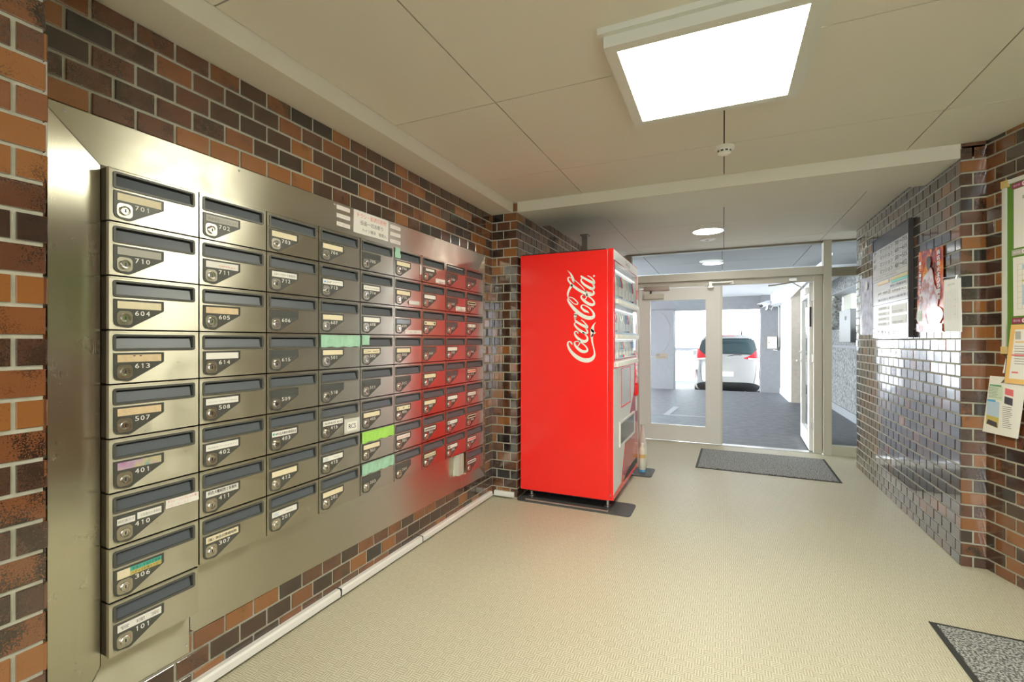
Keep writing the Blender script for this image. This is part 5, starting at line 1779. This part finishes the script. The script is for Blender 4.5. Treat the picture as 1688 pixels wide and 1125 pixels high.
for (y0_, y1_, z0_, tx) in ((ya + 0.02, ya + 0.40, 1.640, '神奈川警備保障'), (ya + 0.02, ya + 0.36, 1.600, '合同会社 RCS'), (ya + 0.42, yb - 0.14, 1.605, '税理士事務所'), (ya + 0.02, yb - 0.14, 1.552, '株式会社 神奈川県商事')):
    q_ = strip('name_strip', y0_, y1_, z0_, z0_ + 0.034, M_WHITE if 'RCS' in tx or '税' in tx else M_LAMINATE, 0.008)
    tm = MB(); text_into(tm, tx, FR, -(y1_ - 0.02), -(y0_ + 0.02), z0_ + 0.008, z0_ + 0.027, 0.0045, M_INK, bold=0.001); part('lettering', tm, q_)
s_ = strip('floor_strip', ya, yb, 1.343, 1.533, M_LAMINATE, 0.005)
for (y0_, y1_, z0_) in ((ya + 0.04, ya + 0.36, 1.365), (ya + 0.04, ya + 0.36, 1.445), (ya + 0.42, yb - 0.14, 1.36), (ya + 0.42, yb - 0.14, 1.40), (ya + 0.42, yb - 0.14, 1.44), (ya + 0.42, yb - 0.14, 1.485)):
    hh_ = 0.065 if y0_ < ya + 0.1 else 0.030
    q_ = strip('name_strip', y0_, y1_, z0_, z0_ + hh_, M_WHITE, 0.007)
    tm = MB(); text_into(tm, '有限会社事務所', FR, -(y1_ - 0.03), -(y0_ + 0.06), z0_ + 0.008, z0_ + 0.024, 0.0035, M_GREYINK); part('lettering', tm, q_)
s_ = strip('floor_strip', ya, yb, 1.272, 1.341, M_LAMINATE, 0.006)
tm = MB(); text_into(tm, '1F   管 理 人 室   ロ ビ ー', FR, -(yb - 0.03), -(ya + 0.10), 1.288, 1.326, 0.0025, M_INK, bold=0.002); part('lettering', tm, s_)
part('shaded_edge_trim', MB().ring([(-yb - 0.006, 1.266), (-ya + 0.004, 1.266), (-ya + 0.004, 2.088), (-yb - 0.006, 2.088)], [(-yb, 1.272), (-ya - 0.002, 1.272), (-ya - 0.002, 2.082), (-yb, 2.082)], FR, -0.026, 0.004, M_DIRDARK), db)  # dark colour stands in for the shade on the board's side

# glossy posters and sheets, each lifted a little off the tiles
XW = XR - 0.0085
FW = (V((XW, 0, 0)), V((0, -1, 0)), Z_, V((-1, 0, 0)))


def sheet(name, label, cat, pts, m, curl=0.004, th=0.0012):
    c = V((XW, -sum(p[0] for p in pts) / len(pts), min(p[1] for p in pts)))
    t = thing(name, label, cat, c)
    # subdivided quad with a soft wave
    A, B, C, D = [V(p) for p in pts]   # bl, br, tr, tl
    nx, nz = 8, 10
    vs, fs = [], []
    for j in range(nz + 1):
        for i in range(nx + 1):
            a, b = i / nx, j / nz
            p = A * (1 - a) * (1 - b) + B * a * (1 - b) + C * a * b + D * (1 - a) * b
            dd = curl * (1 + math.sin(a * 5 + b * 2)) * 0.5 * (1 - 0.3 * b)
            vs.append(FW[0] + FW[1] * p[0] + Z_ * p[1] + FW[3] * (dd + 0.001))
    for j in range(nz):
        for i in range(nx):
            k = j * (nx + 1) + i
            fs.append((k, k + 1, k + nx + 2, k + nx + 1))
    q = MB(); q.poly(vs, fs, m)
    s = part('sheet', q, t, smooth=True)
    mo = s.modifiers.new('thickness', 'SOLIDIFY'); mo.thickness = th; mo.offset = 0
    return t


pf = sheet('flame_poster', 'glossy poster of orange flames with white vertical lettering, right of the directory', 'poster', [(-4.005, 1.300), (-3.585, 1.292), (-3.585, 1.805), (-3.965, 1.83)], M_FIRE)
d_ = 0.0066
def blob(cy, cz, ry, rz, m, d, n=18, wob=0.15, seed=1):
    rr = random.Random(seed)
    ph = [rr.uniform(0, 6) for _ in range(3)]
    pts = []
    for i in range(n):
        a = 2 * PI * i / n
        k = 1 + wob * (math.sin(2 * a + ph[0]) * 0.5 + math.sin(3 * a + ph[1]) * 0.5 + 0.3 * math.sin(5 * a + ph[2]))
        pts.append((-(cy) + ry * k * math.cos(a), cz + rz * k * math.sin(a)))
    return MB().prism(pts, FW, d - 0.0006, d, m)


part('pale_patch', blob(3.80, 1.53, 0.12, 0.17, M_PALEMIX, d_, seed=3, wob=0.3, n=30), pf)  # irregular pale patches over the flames
part('pale_patch', blob(3.90, 1.40, 0.09, 0.09, M_PALEMIX, d_ + 0.0002, seed=5, wob=0.3, n=26), pf)
part('pale_patch', blob(3.70, 1.38, 0.10, 0.08, M_PALEMIX, d_ + 0.0004, seed=8, wob=0.3, n=26), pf)
part('printed_dark_shape', blob(3.795, 1.735, 0.035, 0.045, M_DIRDARK, d_ + 0.0006, seed=4, wob=0.1), pf)  # dark head of the figure in the poster print
part('printed_base', MB().prism([(-4.0, 1.305), (-3.59, 1.298), (-3.59, 1.345), (-3.998, 1.355)], FW, d_, d_ + 0.0008, M_PALEMIX), pf)
part('printed_note', MB().prism([(-3.975, 1.37), (-3.90, 1.37), (-3.90, 1.44), (-3.975, 1.44)], FW, d_, d_ + 0.0012, M_PALEGR), pf)
tm = MB()
for i, ch in enumerate('商店街火まつり開催'):
    text_into(tm, ch, FW, -3.664, -3.618, 1.763 - i * 0.034, 1.792 - i * 0.034, d_ + 0.0012, M_WHITE, bold=0.0015)
part('lettering', tm, pf)
tm = MB()
for i, ch in enumerate('一年に一度の熱い夜が来る'):
    text_into(tm, ch, FW, -3.948, -3.912, 1.738 - i * 0.026, 1.760 - i * 0.026, d_ + 0.0012, M_WHITE, bold=0.0012)
part('lettering', tm, pf)
pb = sheet('pale_poster', 'pale blue glossy poster hung between the directory and the wall end', 'poster', [(-5.42, 1.30), (-5.03, 1.292), (-5.03, 1.80), (-5.40, 1.825)], M_PBLUE, curl=0.008)
part('printed_dark_shape', MB().prism([(-5.20 + 0.04 * math.cos(a * PI / 8), 1.74 + 0.04 * math.sin(a * PI / 8)) for a in range(16)], FW, 0.0095, 0.0102, M_GREYCARD), pb)
ps = sheet('timetable_sheet', 'plain white sheet of faint tables hanging at the wall corner', 'notice', [(-3.562, 1.297), (-3.350, 1.290), (-3.348, 1.585), (-3.562, 1.598)], M_PAPER, curl=0.010)
tm = MB()
for i in range(8):
    yy = 3.53 - i * 0.022
    tm.prism([(-yy, 1.36), (-yy + 0.0012, 1.36), (-yy + 0.0012, 1.53), (-yy, 1.53)], FW, 0.0118, 0.0122, M_GREYCARD)
text_into(tm, '年間予定表', FW, -3.50, -3.41, 1.555, 1.567, 0.0118, M_GREYINK)
for z in (1.43, 1.468, 1.385):
    text_into(tm, '── ── 休', FW, -3.49, -3.40, z, z + 0.008, 0.0118, M_GREYINK)
part('printed_table', tm, ps, kind='stuff')
solid('sheet_rail', MB().tube([(XW - 0.006, 3.575, 1.612), (XW - 0.006, 3.39, 1.605)], 0.003, M_ALU, 8).tube([(XW - 0.006, 3.40, 1.605), (XW - 0.01, 3.40, 1.585)], 0.002, M_ALU, 6),
      'thin wire rail holding the white sheet at the wall corner', 'rail')

# ------------------------------------------------------------------ notice board on the near right wall
def fn(off):
    n_ = ANG.cross(Z_)
    return (C0 + n_ * off, ANG, Z_, n_)


B_ = fn(0.0)
nb = thing('notice_board', 'green felt notice board in an aluminium frame on the near right wall', 'notice board', C0 + ANG * 0.7 + Z_ * 1.175)
u0, u1, z0_, z1_ = 0.121, 1.32, 1.177, 2.062
part('felt', MB().prism([(u0, z0_), (u1, z0_), (u1, z1_), (u0, z1_)], B_, 0.006, 0.018, M_GREEN), nb)
part('frame', MB().ring([(u0, z0_), (u1, z0_), (u1, z1_), (u0, z1_)], [(u0 + 0.022, z0_ + 0.022), (u1 - 0.022, z0_ + 0.022), (u1 - 0.022, z1_ - 0.022), (u0 + 0.022, z1_ - 0.022)], B_, 0.006, 0.026, M_LAMPFR, din=0.018), nb)
for (a, b_) in ((u0, z1_), (u0, z0_), (u1, z1_), (u1, z0_)):
    sx_, sz_ = (1 if a == u0 else -1), (1 if b_ == z0_ else -1)
    q_ = MB()
    x0_, x1_ = sorted((a - sx_ * 0.003, a + sx_ * 0.036)); y0_, y1_ = sorted((b_ - sz_ * 0.003, b_ + sz_ * 0.034))
    q_.prism([(x0_, y0_), (x1_, y0_), (x1_, y1_), (x0_, y1_)], B_, 0.004, 0.029, M_CORNER)
    part('corner_cap', q_, nb)


def board_sheet(name, label, ua, ub, za, zb, off, m, sl=0.0, extra=None, cat='notice'):
    c = B_[0] + ANG * (ua + ub) / 2 + Z_ * za + B_[3] * off
    t = thing(name, label, cat, c)
    part('sheet', MB().prism([(ua + sl, za), (ub + sl, za), (ub, zb), (ua, zb)], B_, off, off + 0.0012, m), t)
    if extra:
        extra(t, off + 0.0012)
    return t


def lines(ua, ub, za, zb, n, m, seed=0, h=0.005):
    rr = random.Random(seed)
    q = []
    for i in range(n):
        z = zb - (zb - za) * (i + 0.5) / n
        e = ub - rr.uniform(0, 0.4) * (ub - ua)
        q.append((ua, e, z - h / 2, z + h / 2))
    return q


def rules(t, d, items, m, name='printed_lines'):
    q = MB()
    for (a, b, c, e) in items:
        q.prism([(a, c), (b, c), (b, e), (a, e)], B_, d, d + 0.0002, m)
    part(name, q, t)


def ex1(t, d):
    rules(t, d, lines(0.25, 0.38, 1.76, 1.93, 14, M_GREYINK, 3), M_GREYINK)
    tm = MB(); text_into(tm, '掲示のお知らせ', B_, 0.225, 0.36, 1.945, 1.965, d + 0.0002, M_INK); part('lettering', tm, t)


def ex2(t, d):
    rules(t, d, [(0.20, 0.36, z, z + 0.0012) for z in [1.40 + k * 0.028 for k in range(9)]] + [(x, x + 0.0012, 1.40, 1.625) for x in (0.20, 0.225, 0.25, 0.36)], M_GREYCARD)
    rules(t, d + 0.0003, [(0.225, 0.26, 1.595, 1.62), (0.225, 0.26, 1.42, 1.52)], M_PALEBL, 'tint_block')
    rules(t, d + 0.0003, [(0.225, 0.26, 1.535, 1.545)], M_YEL, 'tint_bar')


def ex3(t, d):
    part('inner_sheet', MB().prism([(0.170, 1.050), (0.36, 1.050), (0.395, 1.298), (0.205, 1.298)], B_, d, d + 0.0004, M_PAPER), t)
    rules(t, d + 0.0005, lines(0.20, 0.34, 1.12, 1.22, 8, M_GREYINK, 8, 0.003), M_GREYINK)
    rules(t, d + 0.0005, [(0.205, 0.38, 1.232, 1.238)], M_ORANGE, 'orange_rule')
    rules(t, d + 0.0005, [(0.185, 0.36, 1.165, 1.173), (0.185, 0.22, 1.078, 1.086)], M_REDINK, 'red_bar')
    rules(t, d + 0.0006, [(0.205, 0.235, 1.248, 1.288)], M_GREYCARD, 'picture')


def ex4(t, d):
    rules(t, d, [(0.052, 0.118, 1.000, 1.030 - 0.02)], M_GREENINK, 'green_tab')
    part('green_block', MB().prism([(0.040, 0.935), (0.125, 0.928), (0.128, 1.003), (0.046, 1.003)], B_, d, d + 0.0002, M_PALEGR), t)
    part('blue_block', MB().prism([(0.030, 0.845), (0.104, 0.838), (0.108, 0.920), (0.036, 0.925)], B_, d, d + 0.0002, M_PALEBL), t)
    rules(t, d + 0.0002, [(0.036, 0.085, 0.918, 0.930)], M_BLUEINK, 'blue_tab')
    part('photo', MB().prism([(0.027, 0.795), (0.098, 0.782), (0.104, 0.838), (0.030, 0.845)], B_, d, d + 0.0002, M_YEL), t)
    part('photo_shade', MB().prism([(0.030, 0.797), (0.095, 0.785), (0.092, 0.812), (0.040, 0.822)], B_, d + 0.0002, d + 0.0004, M_DIRDARK), t)
    part('photo', MB().prism([(0.138, 0.965), (0.185, 0.958), (0.186, 0.992), (0.140, 0.998)], B_, d, d + 0.0002, M_REDINK), t)
    part('photo', MB().prism([(0.134, 0.918), (0.180, 0.910), (0.182, 0.948), (0.137, 0.956)], B_, d, d + 0.0002, M_DIRDARK), t)
    rules(t, d + 0.0002, lines(0.125, 0.180, 0.79, 0.905, 12, M_GREYINK, 4, 0.003), M_GREYINK)
    rules(t, d + 0.0002, lines(0.045, 0.120, 0.94, 0.995, 7, M_GREYINK, 5, 0.002), M_GREYINK)
    tm = MB(); text_into(tm, '防災だより', B_, 0.060, 0.110, 0.996, 1.006, d + 0.0008, M_WHITE); part('lettering', tm, t)


board_sheet('notice_sheet', 'upper white printed sheet in the plastic pocket of the green board', 0.180, 0.395, 1.708, 2.006, 0.0185, M_PAPER, extra=ex1)
board_sheet('notice_sheet', 'middle white calendar sheet with pale blue blocks on the green board', 0.176, 0.39, 1.366, 1.662, 0.0185, M_PAPER, 0.003, ex2)
board_sheet('notice_sheet', 'orange bordered sheet overhanging the foot of the green board', 0.182, 0.41, 1.025, 1.322, 0.032, M_ORANGE, -0.038, ex3)
board_sheet('leaflet', 'white leaflet with green and blue blocks hanging lowest below the green board', 0.052, 0.255, 0.750, 1.055, 0.024, M_PAPER, -0.046, ex4, 'leaflet')
for (za, zb, mm_, lb) in ((2.010, 2.036, M_MAROON, 'maroon title strip at the top of the green notice board'), (1.672, 1.700, M_GREYCARD, 'grey title strip under the upper sheet of the green board'), (1.328, 1.356, M_MAROON, 'maroon title strip under the calendar sheet of the green board')):
    t = board_sheet('title_strip', lb, 0.170, 0.40, za, zb, 0.0185, mm_, cat='label')
    tm = MB()
    text_into(tm, '掲示板', B_, 0.178, 0.215, za + 0.008, zb - 0.008, 0.0200, M_WHITE)
    tm.prism([(0.235 + 0.011 * math.cos(a * PI / 8), (za + zb) / 2 + 0.011 * math.sin(a * PI / 8)) for a in range(16)], B_, 0.0198, 0.0202, M_WHITE)
    tm.prism([(0.235 + 0.005 * math.cos(a * PI / 8), (za + zb) / 2 + 0.005 * math.sin(a * PI / 8)) for a in range(16)], B_, 0.0203, 0.0206, M_REDINK)
    part('print', tm, t)
q_ = MB().tube([B_[0] + ANG * 0.150 + Z_ * 1.165 + B_[3] * 0.022, B_[0] + ANG * 0.142 + Z_ * 1.12 + B_[3] * 0.026, B_[0] + ANG * 0.135 + Z_ * 1.075 + B_[3] * 0.028], 0.004, M_WHITE, 8)
q_.prism([(0.118, 1.022), (0.155, 1.03), (0.160, 1.10), (0.150, 1.17), (0.145, 1.10), (0.140, 1.045)], B_, 0.0265, 0.0285, M_BOXGREY)
solid('hanging_clip', q_, 'grey clip on a white cord holding the leaflet below the green board', 'clip')
